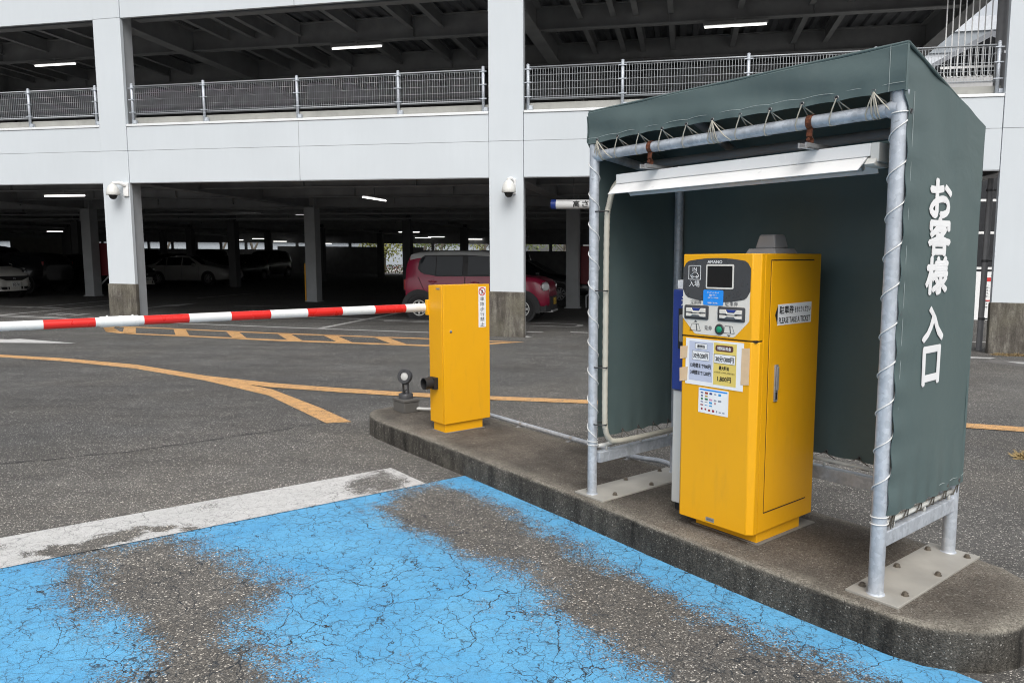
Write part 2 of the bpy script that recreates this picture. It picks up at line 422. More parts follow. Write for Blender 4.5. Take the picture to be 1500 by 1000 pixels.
def smooth(e0, e1, x):
    t = max(0, min(1, (x-e0)/(e1-e0))); return t*t*(3-2*t)
def poly_sd(p, poly):                                 # signed distance, positive inside
    x, y = p; ins = False; dmin = 1e9; n = len(poly)
    for i in range(n):
        x1, y1 = poly[i]; x2, y2 = poly[(i+1) % n]
        if (y1 > y) != (y2 > y) and x < (x2-x1)*(y-y1)/(y2-y1)+x1: ins = not ins
        dx, dy = x2-x1, y2-y1; t = max(0, min(1, ((x-x1)*dx+(y-y1)*dy)/(dx*dx+dy*dy+1e-12)))
        dmin = min(dmin, math.hypot(x-x1-t*dx, y-y1-t*dy))
    return dmin if ins else -dmin
W1 = [(-1.182, -.363), (-.937, -.281), (-.526, -.287), (-.273, -.306), (-.05, -.367), (.141, -.361), (.391, -.404), (.599, -.4), (.78, -.409), (.978, -.432), (1.175, -.429), (1.347, -.438), (1.491, -.423), (1.728, -.351), (2.4, -.42), (2.4, -.95), (1.542, -.934), (1.325, -.944), (1.226, -.923), (1.094, -.893), (.914, -.862), (.643, -.866), (.517, -.751), (.276, -.716), (.061, -.764), (-.194, -.799), (-.465, -.775), (-.577, -.886), (-.951, -.807), (-1.05, -.7)]
W2 = [(-1.297, -2.394), (-1.231, -2.031), (-1.015, -1.95), (-.75, -1.893), (-.47, -1.854), (-.33, -1.758), (-.221, -1.879), (-.157, -2.007), (-.035, -2.09), (.184, -2.108), (.431, -2.094), (1.2, -2.15), (1.2, -2.6), (.28, -2.556), (.145, -2.463), (.078, -2.402), (.024, -2.316), (-.159, -2.295), (-.35, -2.356), (-.547, -2.409), (-.75, -2.455)]
W3 = [(-1.31, -2.484), (-1.277, -2.397), (-.798, -2.461), (-.806, -2.528)]
S1 = [(-1.639, -.714), (-1.687, -.447), (-1.33, -.407), (-1.241, -.54), (-1.265, -.854), (-1.499, -.859)]
S2 = [(-1.498, -2.686), (-1.454, -2.449), (-1.517, -2.174), (-1.505, -2.018), (-1.366, -1.871), (-1.281, -1.847), (-1.356, -1.928), (-1.437, -2.069), (-1.332, -2.211), (-1.288, -2.411), (-1.342, -2.525)]
def sheet(name, mat, corner, nx, ny, wear, lift):     # corner(s,t) -> (a,b)
    vs, fs, ws = [], [], []
    for j in range(ny+1):
        for i in range(nx+1):
            a, b = corner(i/nx, j/ny); vs.append(tuple(SG(a, b, lift))); ws.append(wear(a, b))
    for j in range(ny):
        for i in range(nx): q = j*(nx+1)+i; fs.append((q, q+1, q+nx+2, q+nx+1))
    me = bpy.data.meshes.new(name); me.from_pydata(vs, [], fs); me.materials.append(mat)
    at = me.attributes.new('wear', 'FLOAT', 'POINT'); at.data.foreach_set('value', ws); me.update()
    o = bpy.data.objects.new(name, me); COL.objects.link(o); return tag(o, kind='structure')
def wear_blue(a, b):
    jit = .085*mnoise.noise((a*2.6, b*6.0, 3.1)) + .06*mnoise.noise((a*7, b*15, 8.2)) + .035*mnoise.noise((a*19, b*34, 1.7))
    d1, d2 = poly_sd((a, b), W1)+jit, poly_sd((a, b), W2)+jit
    w_ = max(smooth(-.36, .20, d1), smooth(-.46, .26, d2), .75*smooth(-.06, .03, poly_sd((a, b), W3)+jit*.5))
    patch = .42*smooth(.30, .62, mnoise.noise((a*1.7+5, b*3.6, .4))*.6+mnoise.noise((a*6, b*11, 4))*.3+.2)
    return min(1, max(w_, .30*smooth(-.7, .0, d1), .33*smooth(-.7, .0, d2), patch) + .10*mnoise.noise((a*9, b*22, 6)))
def cor_blue(s, t):
    b = -4.2 + t*(4.2-.02); a0 = -1.245 + (b+.36)*.036; return a0 + s*(3.4-a0), b
sheet('blue_lane', BLUEP, cor_blue, 230, 190, wear_blue, .004)
def wear_stop(a, b):
    jit = .05*mnoise.noise((a*9, b*9, 2)) + .035*mnoise.noise((a*24, b*24, 5))
    ed = min(a - (-1.705+(b+.36)*.036), -1.705+(b+.36)*.036+.475-a)
    return max(.68*smooth(-.09, .10, poly_sd((a, b), S1)+jit*1.6), .85*smooth(-.06, .05, poly_sd((a, b), S2)+jit*1.3), .22*smooth(.03, -.005, ed+jit*.5), .3*smooth(.2, .6, mnoise.noise((a*4, b*4, 9))))
def cor_stop(s, t):
    b = -7.0 + t*(7-.365); a0 = -1.705 + (b+.36)*.036; return a0 + s*.475, b
sheet('stop_line', WHITEP, cor_stop, 26, 340, wear_stop, .0085)

def strips(name, mat, polys, lift):                   # flat painted strips, each a closed (u,v) polygon
    mb = MB()
    for p in polys:
        k = len(p); mb.add([F(u, v, lift) for u, v in p], [list(range(k))])
    return tag(mb.build(name, mat), kind='structure')
def ribbon(top, bot): 
    n_ = min(len(top), len(bot)); return [[top[i], top[i+1], bot[i+1], bot[i]] for i in range(n_-1)]
y1t = [(-14, -5.3), (-9, -4.92), (-6.79, -4.87), (-5.53, -4.93), (-4.17, -5.16), (-2.66, -5.73), (-1.352, -6.36), (-.317, -7.17), (.251, -7.67)]
y1b = [(-14, -5.5), (-9, -5.12), (-6.72, -5.075), (-5.36, -5.17), (-3.95, -5.46), (-2.48, -6.03), (-1.2, -6.70), (-.5, -7.30), (.05, -7.78)]
y2t = [(-2.661, -5.74), (-1.547, -5.99), (-.624, -6.08), (.237, -6.12), (1.181, -6.08), (2.249, -6.0), (5.884, -6.16), (12, -6.7)]
y2b = [(-2.3, -6.02), (-1.45, -6.25), (-.55, -6.32), (.28, -6.35), (1.21, -6.29), (2.26, -6.20), (5.84, -6.38), (12, -6.92)]
ht = [(-8.79, -.58), (-7.41, -.59), (-5.99, -.70), (-4.67, -.76), (-2.92, -.77), (-1.52, -.75), (-.31, -.77), (.41, -.79)]
hti = [(-8.5, -.72), (-7.25, -.76), (-5.9, -.86), (-4.6, -.93), (-2.86, -.94), (-1.47, -.92), (-.28, -.93), (.35, -.86)]
hb = [(-8.46, -.95), (-7.81, -1.61), (-7.34, -1.79), (-6.91, -1.85), (-5.9, -1.88), (-4.92, -1.94), (-3.93, -2.0), (-2.37, -1.97), (-1.08, -1.95)]
hbi = [(-8.2, -.95), (-7.6, -1.48), (-7.2, -1.64), (-7.0, -1.69), (-6.0, -1.71), (-5.0, -1.75), (-4.0, -1.79), (-2.42, -1.78), (-1.13, -1.74)]
yp = ribbon(y1t, y1b)
strips('yellow_edge_line', YELP, yp, .004)
strips('yellow_lane_line', YELP, ribbon(y2t, y2b)[0:], .0065)
hp = ribbon(ht, hti) + ribbon(hb, hbi) + [[(-1.08, -1.95), (-.14, -1.41), (.13, -1.1), (.35, -.86), (.05, -.95), (-.3, -1.3), (-1.13, -1.74)]]
hp += [[(-8.79, -.58), (-8.46, -.95), (-7.81, -1.61), (-7.6, -1.5), (-8.2, -.95), (-8.45, -.62)]]
for u in [-8.1, -6.92, -5.72, -4.6, -3.62, -2.58, -1.45]:
    hp.append([(u, -.78), (u+.3, -.80), (u+1.13, -1.80), (u+.83, -1.80)])
tag(strips('yellow_hatching', YELP, hp, .0045), kind='structure')
wl = [[(-9.5, .44), (-7, .43), (-4.5, .33), (-.9, .3), (-.9, .19), (-4.5, .21), (-7, .31), (-9.5, .32)],
      [(-4.3, .35), (-4.16, .35), (-4.22, 5.3), (-4.36, 5.3)], [(-14, .72), (-8.9, .55), (-8.9, .42), (-14, .58)], [(-14, 1.05), (-11, .80), (-11, .70), (-14, .93)],
      [(-13.1, .97), (-12.98, .97), (-13.28, 5), (-13.4, 5)], [(-14.5, 3.0), (-14.38, 3.0), (-14.9, 6.8), (-15.02, 6.8)],
      [(-6.9, 2.9), (-1.1, 2.75), (-1.1, 2.63), (-6.9, 2.78)], [(-3.7, 2.55), (-1.0, 2.45), (-1.0, 2.35), (-3.7, 2.43)],
      [(-.4, 3.22), (.7, 3.18), (.98, 3.02), (1.02, 2.75), (.95, 2.5), (.7, 2.36), (-.4, 2.38), (-.4, 2.46), (.66, 2.45), (.84, 2.56), (.89, 2.77), (.84, 2.97), (.66, 3.09), (-.4, 3.13)],
      [(.05, .95), (.4, .95), (.42, 1.1), (.1, 1.12)], [(.05, .02), (.3, .0), (.38, .12), (.2, .25), (.05, .22)], [(.95, 1.2), (2.6, 1.15), (2.6, 1.3), (.95, 1.33)],
      [(-11.6, 2.9), (-11.45, 2.9), (-11.5, 5.0), (-11.25, 5.0), (-11.6, 6.5), (-11.9, 5.0), (-11.62, 5.0)],
      [(-9.9, 5.8), (-8.2, 6.0), (-8.2, 6.1), (-9.9, 5.92)], [(-13.3, 8.7), (-13.2, 8.7), (-13.35, 12.5), (-13.45, 12.5)],
      [(-7.4, 6.5), (-2, 6.3), (-2, 6.42), (-7.4, 6.62)], [(-16.5, 3.2), (-13.8, 3.15), (-13.6, 3.3), (-13.6, 3.42), (-16.5, 3.35)]]
for q in (.0, .35, .75): wl.append([(-12.2+q, 1.3), (-12.05+q, 1.3), (-12.1+q, 1.9), (-12.3+q, 1.85)]); wl.append([(-10.6+q*1.5, .95), (-10.2+q*1.5, .95), (-10.25+q*1.5, 1.05), (-10.65+q*1.5, 1.05)])
strips('white_bay_markings', WHITEF, wl, .005)
strips('white_arrow', WHITEP, [[(-13, -3.42), (-8.4, -3.42), (-8.15, -3.68), (-6.85, -3.36), (-8.3, -3.1), (-8.4, -3.24), (-13, -3.24)]], .005)
strips('white_exit_line', WHITEF, [[(7.2, -.78), (8.0, -.80), (8.15, -.62), (7.2, -.58)], [(8.1, -1.05), (12, -1.6), (12, -1.85), (8.25, -1.3)], [(-.95+8.6, 1.9), (10.5, 1.7), (10.5, 1.85), (7.65, 2.05)]], .005)
strips('kerb_gutter_patch', plain('pale_patch', (.12, .115, .11), .9, 0, .2, 6), [[(7.75, -1.2), (8.3, -1.75), (9.2, -1.9), (9.2, -.9), (8.0, -.85)]], .003)

sm_ = [Vector((-5.2, 4.75, 0)), Vector((-3.75, 5.32, 0)), Vector((-2.96, 5.73, 0)), Vector((-1.98, 6.55, 0)), Vector((-1.55, 7.0, 0))]
mb = MB(); pts = []
for p, q in zip(sm_, sm_[1:]):
    for k in range(14): pts.append(p + (q-p)*k/14)
for i in range(len(pts)-1):
    d_ = (pts[i+1]-pts[i]).normalized(); sd_ = Vector((-d_.y, d_.x, 0))
    def sp_(p, e, i_): 
        r_ = p + sd_*(e*(.007+.005*math.sin(i_*1.7)) + .012*math.sin(i_*.9)+.008*math.sin(i_*2.3)); r_.z = gz(r_)+.0025; return r_
    mb.add([sp_(pts[i], -1, i), sp_(pts[i+1], -1, i+1), sp_(pts[i+1], 1, i+1), sp_(pts[i], 1, i)], [(0, 1, 2, 3)])
tag(mb.build('asphalt_seam', plain('seam_tar', (.035, .035, .036), .8)), kind='structure')

# the kerbed island
front = [(-2.4, -.02), (-1.6, -.035), (-.8, -.05), (0, -.07), (.5, -.095), (1.0, -.11), (1.5, -.105), (1.74, -.10), (1.86, -.075), (1.95, -.02), (2.04, .08), (2.09, .2), (2.11, .34), (2.09, .5), (2.03, .63), (1.95, .72), (1.85, .78), (1.7, .815),
         (1.0, .815), (0, .815), (-1, .815), (-2.1, .81), (-2.4, .785), (-2.62, .72), (-2.8, .61), (-2.92, .48), (-2.975, .33), (-2.95, .18), (-2.87, .08), (-2.74, .015), (-2.58, -.015)]
fr_ = []
for i in range(len(front)):
    p, q = front[i], front[(i+1) % len(front)]; k_ = max(1, int(math.hypot(q[0]-p[0], q[1]-p[1])/.045))
    for k in range(k_): fr_.append((p[0]+(q[0]-p[0])*k/k_, p[1]+(q[1]-p[1])*k/k_))
front = fr_
N = len(front); cen = (-.4, .36)
def inset(p, q):
    i = front.index(p); a = front[i-1]; c = front[(i+1) % N]
    tx, ty = c[0]-a[0], c[1]-a[1]; l = math.hypot(tx, ty); nx, ny = -ty/l, tx/l
    return (p[0]+nx*q, p[1]+ny*q)
rings = [(0, -.06), (0, KH-.03), (.004, KH-.014), (.012, KH-.004), (.03, KH), (.11, KH+.001), (.2, KH+.001)]
ev = [0, 0, .3, .7, 1, .15, 0]
verts, edgev = [], []
for (q, h), e in zip(rings, ev):
    for p in front:
        x = inset(p, q); P3 = SG(x[0], x[1], h); j_ = mnoise.noise(P3*9)*.5 + mnoise.noise(P3*31)*.5
        if .0 < q < .1 or (q == 0 and h > 0): x = inset(p, q + .0075*j_ + (.012*max(0, mnoise.noise(P3*5+Vector((3, 1, 7)))-.25) if q < .02 else 0)); P3 = SG(x[0], x[1], h - .004*abs(mnoise.noise(P3*17)))
        verts.append(tuple(P3)); edgev.append(e)
fs = []
for k in range(len(rings)-1):
    for i in range(N): fs.append((k*N+i, k*N+(i+1) % N, (k+1)*N+(i+1) % N, (k+1)*N+i))
fs.append([(len(rings)-1)*N+i for i in range(N)])
me = bpy.data.meshes.new('kerbed_island'); me.from_pydata(verts, [], fs); me.materials.append(KERB)
at = me.attributes.new('edge', 'FLOAT', 'POINT'); at.data.foreach_set('value', edgev)
for p in me.polygons: p.use_smooth = True
me.set_sharp_from_angle(angle=R(60)); me.update()
isl = bpy.data.objects.new('kerbed_island', me); COL.objects.link(isl); tag(isl, kind='structure')
# ------------------------------------------------------------------ the parking garage
UC = [-60.63+8.65*i for i in range(9)]                # column centres along the front; the last stands at the right end
UC = [-0.10 - 8.65*i for i in range(7, 0, -1)] + [-0.10, 8.585]
BAY = 8.65; UL, UR = -62.0, 8.92
garage = thing('parking_garage', 'white panelled two storey open parking garage with dark steel girders', 'building', F(0, 0, 0))
def gp(mb, name, mat, **k): return mb.build(name, mat, garage, **k)
for i, uc in enumerate(UC):
    if uc < -30: continue
    c = MB(); segs = [(.86, 3.703), (3.711, 6.43), (6.438, 9.5)]
    for z0, z1 in segs: c.box(F, (uc-.333, uc+.333), (0, .085), (z0, z1))
    for zj in (3.707, 6.434): c.box(F, (uc-.325, uc+.325), (.0055, .07), (zj-.012, zj+.012), 1)
    co = gp(c, 'column_cladding', [WALL, JOINT], bevel=.004)
    s = MB(); s.box(F, (uc-.29, uc+.29), (.09, .40 if i != len(UC)-1 else .16), (0, 9.4)); s.build('steel_column', COLG, co, bevel=.01)
    b = MB(); bw = .355; b.box(F, (uc-bw, uc+bw), (-.025, .085), (-.05, .872 if i != len(UC)-1 else .86)); b.build('concrete_base', BASEC, co, bevel=.018)
# spandrel bands between the columns
for i in range(len(UC)-1):
    u0, u1 = UC[i]+.341, UC[i+1]-.341
    if u1 < -30: continue
    um = (u0+u1)/2+.03
    bd = MB()
    for (p, q) in ((u0, um-.005), (um+.005, u1)):
        for (z0, z1) in ((3.04, 3.702), (3.71, 4.21)): bd.box(F, (p, q), (.012, .075), (z0, z1))
    bd.box(F, (u0+.01, u1-.01), (.0165, .098), (3.695, 3.717), 1); bd.box(F, (um-.012, um+.012), (.0165, .098), (3.06, 4.2), 1)
    o = gp(bd, 'spandrel_band', [WALL, JOINT], bevel=.004)
    l = MB(); l.box(F, (u0, um+1.6), (-.005, .16), (4.213, 4.262)); l.box(F, (um+1.606, u1), (-.005, .16), (4.213, 4.263)); l.build('ledge_cap', LEDGE, o, bevel=.006)
    l = MB(); l.box(F, (u0, u1), (.01, .085), (3.026, 3.037)); l.build('drip_edge', JOINT, o)
    bd = MB()
    for (p, q) in ((u0, um-.005), (um+.005, u1)): bd.box(F, (p, q), (.012, .075), (6.432, 9.3))
    gp(bd, 'upper_band', WALL, bevel=.004)
    k = MB(); k.box(F, (u0, u1), (.17, .33), (3.9, 4.42)); gp(k, 'concrete_upstand', SLAB, bevel=.01)
# right-hand return of the band where the ramp opening starts
# girders across, beams along
def ibeam(mb, fr0, fr1, sid, top, bot, wd=.2, t=.02):
    # fr0, fr1: base points (no height) ; sid: sideways unit
    for (z0, z1, hw) in ((bot, bot+t, wd/2), (bot+t, top-t, .008), (top-t, top, wd/2)):
        mb.hexa([fr0+sid*-hw+Vector((0, 0, z0)), fr1+sid*-hw+Vector((0, 0, z0)), fr1+sid*hw+Vector((0, 0, z0)), fr0+sid*hw+Vector((0, 0, z0)),
                 fr0+sid*-hw+Vector((0, 0, z1)), fr1+sid*-hw+Vector((0, 0, z1)), fr1+sid*hw+Vector((0, 0, z1)), fr0+sid*hw+Vector((0, 0, z1))])
VB = 43.25
for lvl, (bot, top) in enumerate(((3.06, 3.62), (6.40, 7.0))):
    vmax = VB if lvl == 0 else 26.1
    for i, uc in enumerate(UC):
        if lvl and uc < -40: continue
        m = MB(); ibeam(m, F(uc, .42, 0), F(uc, vmax, 0), dv, top, bot, .30, .025); gp(m, 'girder', STEEL)
        for vk in (2.88, 5.77):                       # gusset plates at the beam joints
            pass
    nb = 15 if lvl == 0 else 9
    for j in range(nb):
        v = 2.883*(j+1)
        m = MB()
        for i in range(len(UC)-1):
            if lvl and UC[i+1] < -30: continue
            ibeam(m, F(UC[i]+.02, v, 0), F(UC[i+1]-.02, v, 0), nv, top, bot + (.0 if (j+1) % 3 == 0 else .10), .2, .02)
            # stiffeners
            for su in (2.9, 5.8):
                m.box(F, (UC[i]+su-.006, UC[i]+su+.006), (v-.09, v+.09), (bot+.13, top-.03))
        gp(m, 'beam', STEEL)
    m = MB()
    for i in range(len(UC)-1):                        # edge beam just behind the band
        ibeam(m, F(UC[i]+.3, .55, 0), F(UC[i+1]-.3, .55, 0), nv, top, bot+.12, .2, .02)
    gp(m, 'edge_beam', STEEL)
    # joists between the front beams
    if lvl == 1:
        for j in range(3):
            for uc in UC[5:-1]:
                for du in (1.0, 1.72, 2.2, 2.93, 4.35, 5.75, 6.48):
                    u = uc + (du if j < 2 else du+.3); m = MB()
                    ibeam(m, F(u, 2.883*j+(.65 if j == 0 else .03), 0), F(u, 2.883*(j+1)-.03, 0), dv, top, top-.30, .12, .014)
                    gp(m, 'joist', STEEL)
    else:
        for uc in UC[4:-1]:
            for du in (2.9, 5.8):
                u = uc+du; m = MB(); ibeam(m, F(u, .66, 0), F(u, 8.6, 0), dv, top, top-.2, .12, .014); gp(m, 'joist', STEEL)
    # trapezoid deck sheet, ribs run into the building
    m = MB(); vs_, fs_ = [], []; per = .30; u = UL if lvl == 0 else -36.0; k = 0
    while u < UR-.01:
        for du, dz in ((0, 0), (.11, 0), (.15, .06), (.26, .06)):
            uu = min(u+du, UR)
            vs_ += [F(uu, .4, top+.004+dz), F(uu, vmax, top+.004+dz)]; k += 1
        u += per
    for q in range(k-1): fs_.append((2*q, 2*q+1, 2*q+3, 2*q+2))
    m.add(vs_, fs_); gp(m, 'deck_sheet', DECK)
    m = MB(); m.box(F, (UL if lvl == 0 else -36, UR), (.34, vmax), (top+.075, top+.25)); gp(m, 'floor_slab', SLAB)
# service pipe and bracing seen under the first deck
for v, h in ((9.6, 2.93), (12.2, 2.9)): m = MB(); m.tube([F(-40, v, h), F(UR, v, h)], .03, 6); gp(m, 'sprinkler_pipe', STEEL)
# inner columns
for v in (8.65, 17.3, 25.95, 34.6):
    for uc in UC[:-1]:
        if v > 9 and uc > -.2: continue
        c = MB(); c.box(F, (uc-.19, uc+.19), (v-.19, v+.19), (-.05, 3.6))
        o = gp(c, 'inner_column', COLG if v < 9 else COLSHADE, bevel=.015)  # rows behind the first carry their shade in the colour
        if v < 9:
            c = MB(); c.box(F, (uc-.23, uc+.23), (v-.23, v+.23), (0, .025)); c.build('foot_plate', COLG, o)
            if abs(uc+8.75) < .2:
                c = MB(); c.box(F, (uc-.235, uc-.195), (v-.19, v-.1), (.0, 1.25)); c.build('corner_guard', YELP if False else YEL, o)
# back wall with a low parapet, a doorway and an open strip
m = MB()
for u0, u1, h in ((UL, -30.4, 1.93), (-30.4, -20.95, 2.22), (-19.05, -17.4, 2.2), (-17.4, UR, 1.98)):
    m.box(F, (u0, u1), (VB, VB+.15), (-.1, h))
m.box(F, (UL, UR), (VB, VB+.15), (2.5, 4.4))
m.box(F, (UL, UL+.2), (0.5, VB), (-.1, 4)); gp(m, 'back_wall', STEEL)
for k in range(24):
    u = -55+2.4*k
    if -21.5 < u < -18.5: continue
    m = MB(); m.box(F, (u-.12, u+.12), (VB+.02, VB+.12), (1.9, 2.52)); gp(m, 'back_post', STEEL)
m = MB(); m.box(F, (-57.5, -50.8), (VB-.3, VB-.2), (1.2, 2.8)); gp(m, 'grey_screen_panel', SLAB)

# mesh railings on the first floor edge
def railing(u0, u1, posts, label):
    t = thing('mesh_railing', label, 'railing', F((u0+u1)/2, .15, 4.42), 'mesh railings along the upper parking deck')
    for pu in posts:
        m = MB(); m.tube([F(pu, .13, 4.28), F(pu, .13, 5.10)], .03, 8); p = m.build('post', GALV, t)
        m = MB(); m.lathe(F(pu, .13, 5.10), (0, 0, 1), [(.032, 0), (.03, .012), (.012, .022), (.0, .024)], 8); m.build('post_cap', GALV, p)
        for h in (4.52, 4.78, 5.02): m = MB(); m.box(F, (pu-.07, pu+.07), (.095, .13), (h-.008, h+.008)); m.build('clamp', GALV, p)
        m = MB(); m.box(F, (pu+.02, pu+.09), (.10, .16), (4.29, 4.36)); m.build('foot_bracket', GALV, p)
    m = MB()
    u = u0
    while u <= u1: m.box(F, (u-.0034, u+.0034), (.164, .170), (4.47, 5.07)); u += .05
    for h in (4.47, 4.50, 4.53, 4.66, 4.79, 4.92, 5.035, 5.055, 5.075): m.box(F, (u0, u1), (.160, .165), (h-.0026, h+.0026))
    m.tube([F(u0, .15, 5.065), F(u1, .15, 5.065)], .013, 6); m.tube([F(u0, .15, 4.49), F(u1, .15, 4.49)], .012, 6)
    m.build('wire_mesh', MESHW, t)
railing(-16.9, -9.12, (-16.8, -14.9, -12.95, -10.99, -9.25), 'galvanised mesh railing left of the left white column')
railing(-8.35, -.55, (-8.33, -6.6, -4.46, -2.29, -.57), 'long galvanised mesh railing between the two white columns')
railing(.28, 8.2, (.3, 2.06, 4.25, 6.3, 8.17), 'galvanised mesh railing right of the middle white column behind the canvas')

# tube lights
TUBES = [(-12.78, 2.8, 6.36, 1.24, 'lit tube light under the upper deck at the far left', 1), (-4.35, 2.8, 6.36, 1.24, 'lit tube light under the upper deck between the white columns', 1), (4.15, 2.8, 6.36, 1.24, 'lit tube light under the upper deck above the canvas shelter', 1),
  (-12.1, 2.1, 2.96, 1.2, 'bright tube light behind the lower spandrel at far left', 0), (-12.1, 10.1, 2.96, 1.2, 'tube light seen right of the left column above the white sedan', 0), (-39.2, 29.4, 2.95, 1.3, 'small tube light deep in the left bay over dark cars', 0),
  (-30.7, 41, 2.78, 1.2, 'tiny tube light deep in the garage left of the inner column', 0), (-33.4, 42, 2.68, 1.2, 'tiny tube light near the back openings behind the white sedan', 0), (-10.0, 10.3, 2.96, .5, 'short tube light end left of the central inner column', 0),
  (-29.7, 42.5, 2.6, 1.2, 'tiny dim tube light low at the back beside the inner column', 0), (-25.6, 42.5, 2.45, 1.1, 'tiny tube light low at the back right of the inner column', 0), (-13.6, 29, 2.95, .42, 'short tube light left of the deep column above the doorway', 0), (-12.7, 29, 2.95, .42, 'short tube light right of the deep column above the doorway', 0),
  (-15.1, 39.8, 2.95, 1.25, 'tube light deep inside above the roof of the red car', 0), (-16.95, 42, 2.93, 1.3, 'tube light deep inside beyond the rear of the red car', 0), (-13.0, 43, 2.86, 1.2, 'tube light deep inside beside the middle white column', 0)]
for u, v, h, L_, lab, l2 in TUBES:
    t = thing('tube_light', lab, 'ceiling light', F(u, v, h), 'tube lights under the garage decks')
    topz = (6.5 if l2 else 3.1)
    m = MB(); m.box(F, (u-L_/2-.03, u+L_/2+.03), (v-.05, v+.05), (h+.025, h+.075)); m.box(F, (u-.02, u+.02), (v-.02, v+.02), (h+.07, max(topz, h+.1))); m.build('housing', STEEL, t)
    m = MB(); m.tube([F(u-L_/2, v, h), F(u+L_/2, v, h)], .02, 8); m.build('tube', TUBE, t)
t = thing('tube_light', 'slanting lit tube light in the middle bay left of the middle column', 'ceiling light', F(-4.48, 4.3, 2.96), 'tube lights under the garage decks')
m = MB(); m.tube([F(-4.52, 3.3, 2.96), F(-4.42, 4.5, 2.96)], .02, 8); m.build('tube', TUBE, t)
m = MB(); m.box(F, (-4.55, -4.40), (3.3, 4.5), (2.985, 3.03)); m.box(F, (-4.49, -4.45), (3.8, 3.9), (3.03, 3.4)); m.build('housing', STEEL, t)

# cctv domes on the two columns
def cctv(uc, h, dx, label):
    c = F(uc, -.21, h); t = thing('security_camera', label, 'security camera', c, 'dome cameras on the white columns')
    m = MB(); m.lathe(c, (0, 0, 1), [(.085, -.10), (.128, -.098), (.136, -.085), (.130, -.03), (.108, .05), (.073, .105), (.04, .13), (.035, .16), (0, .16)], 24); m.build('housing', WPLAST, t)
    m = MB(); m.lathe(c, (0, 0, -1), [(.09, .096), (.09, .112)] + [(.08*math.cos(q*R(10)), .112+.08*math.sin(q*R(10))) for q in range(10)], 20); m.build('dome', DOME, t)
    m = MB(); e = c + dv*dx + nv*.19
    m.tube([c + Vector((0, 0, .15)), c + Vector((0, 0, .165)) + (dv*dx+nv*.19)*.5, e + Vector((0, 0, .12))], [.035, .04, .05], 8)
    p = e + Vector((0, 0, .03))
    m.hexa([p + dv*x + nv*y + Vector((0, 0, z)) for z in (-.14, .14) for x, y in ((-.06, -.02), (.06, -.02), (.06, .018), (-.06, .018))])
    m.build('bracket', WHITE, t, bevel=.006)
cctv(-8.66, 2.86, .17, 'white dome camera on the left white column above its concrete base')
cctv(0.0, 2.83, .03, 'white dome camera on the middle white column beside the height bar')

# hanging height bar
t = thing('height_bar', 'white hanging height limit tube with blue end cap and black characters', 'height bar', F(3.4, .5, 2.56))
m = MB(); m.tube([F(.76, .5, 2.56), F(6.4, .5, 2.56)], .088, 20); m.build('tube', WHITE, t)
for x in (.68, 6.40):
    m = MB(); m.tube([F(x, .5, 2.56), F(x+.10, .5, 2.56)], .094, 20); m.build('end_cap', BLUE, t)
m = MB()
for x in (1.12, 5.9): m.tube([F(x, .5, 2.64), F(x, .5, 3.18)], .006, 5)
m.build('hanger', DKGREY, t)
m = MB()
for i, ch in enumerate('高さ制限'): letters(m, ch, F(1.18+.175*i, .5-.089, 2.56), dv, (0, 0, 1), .125, .12, .02, lift=.003)
m.build('lettering', INK, t)

# red boards beside inner columns
for u, w_, lab in ((-17.2, .62, 'dark red board on a strut beside the left inner column'), (.42, .9, 'dark red board on a strut behind the canvas shelter pole')):
    t = thing('red_board', lab, 'board', F(u, 8.9, 0), 'red boards beside the inner columns')
    m = MB(); m.box(F, (u-.33, u-.33+w_+.3), (8.9, 9.25), (.72, 1.88)); m.build('board', REDB, t, bevel=.02)
    m = MB(); m.tube([F(u+.3, 8.9, .74), F(u-.15, 8.9, .35), F(u-.15, 8.9, 0)], .03, 6); m.tube([F(u+.3, 9.0, .74), F(u+.3, 9.0, 0)], .03, 6); m.build('strut', COLG, t)

# downpipe, guard bars and the place beyond the right end
t = thing('downpipe', 'grey drain pipe with clamps beside the right white column', 'pipe', F(8.3, .5, 0))
m = MB(); m.tube([F(8.28, .5, -.05), F(8.30, .5, 2.95)], .047, 12); m.build('pipe', GREYP, t)
for h in (.55, 1.55, 2.75): m = MB(); m.tube([F(8.29, .5, h-.02), F(8.29, .5, h+.02)], .054, 12); m.box(F, (8.29, 8.42), (.49, .51), (h-.012, h+.012)); m.build('clamp', DKGREY, t)
t = thing('downpipe', 'thick grey drain pipe behind the upper deck railing at far right', 'pipe', F(8.37, .62, 4.5))
m = MB(); m.tube([F(8.36, .62, 4.3), F(8.36, .62, 6.9)], .085, 14); m.build('pipe', GREYP, t)
m = MB(); m.tube([F(8.36, .62, 5.02), F(8.36, .62, 5.06)], .092, 14); m.build('clamp', CHROME, t)
t = thing('guard_bars', 'white vertical guard bars with bent feet behind the upper railing', 'bars', F(8.0, .8, 4.5))
for k in range(10):
    u = 7.56+.1*k; m = MB(); m.tube([F(u, .80, 6.9), F(u, .80, 4.76), F(u+.01, .76, 4.70), F(u+.03, .68, 4.69)], .011, 6); m.build('bar', WHITE, t)
for h in (4.86, 6.7): m = MB(); m.box(F, (7.5, 8.5), (.81, .83), (h, h+.04)); m.build('rail', WHITE, t)
t = thing('wall_bar', 'thin white upright rod beside the right white column', 'rod', F(8.42, .45, 1))
m = MB(); m.tube([F(8.40, .45, .9), F(8.40, .45, 2.95)], .012, 6); m.tube([F(8.40, .45, 2.4), F(8.46, .45, 2.4)], .008, 5); m.build('rod', WHITE, t)
t = thing('lattice_fence', 'white framed lattice fence seen beyond the right column', 'fence', F(11.5, 11, 0))
m = MB()
for h in (.55, 1.3, 2.35, 3.3, 4.2): m.box(F, (9.6, 15), (11, 11.06), (h, h+.07))
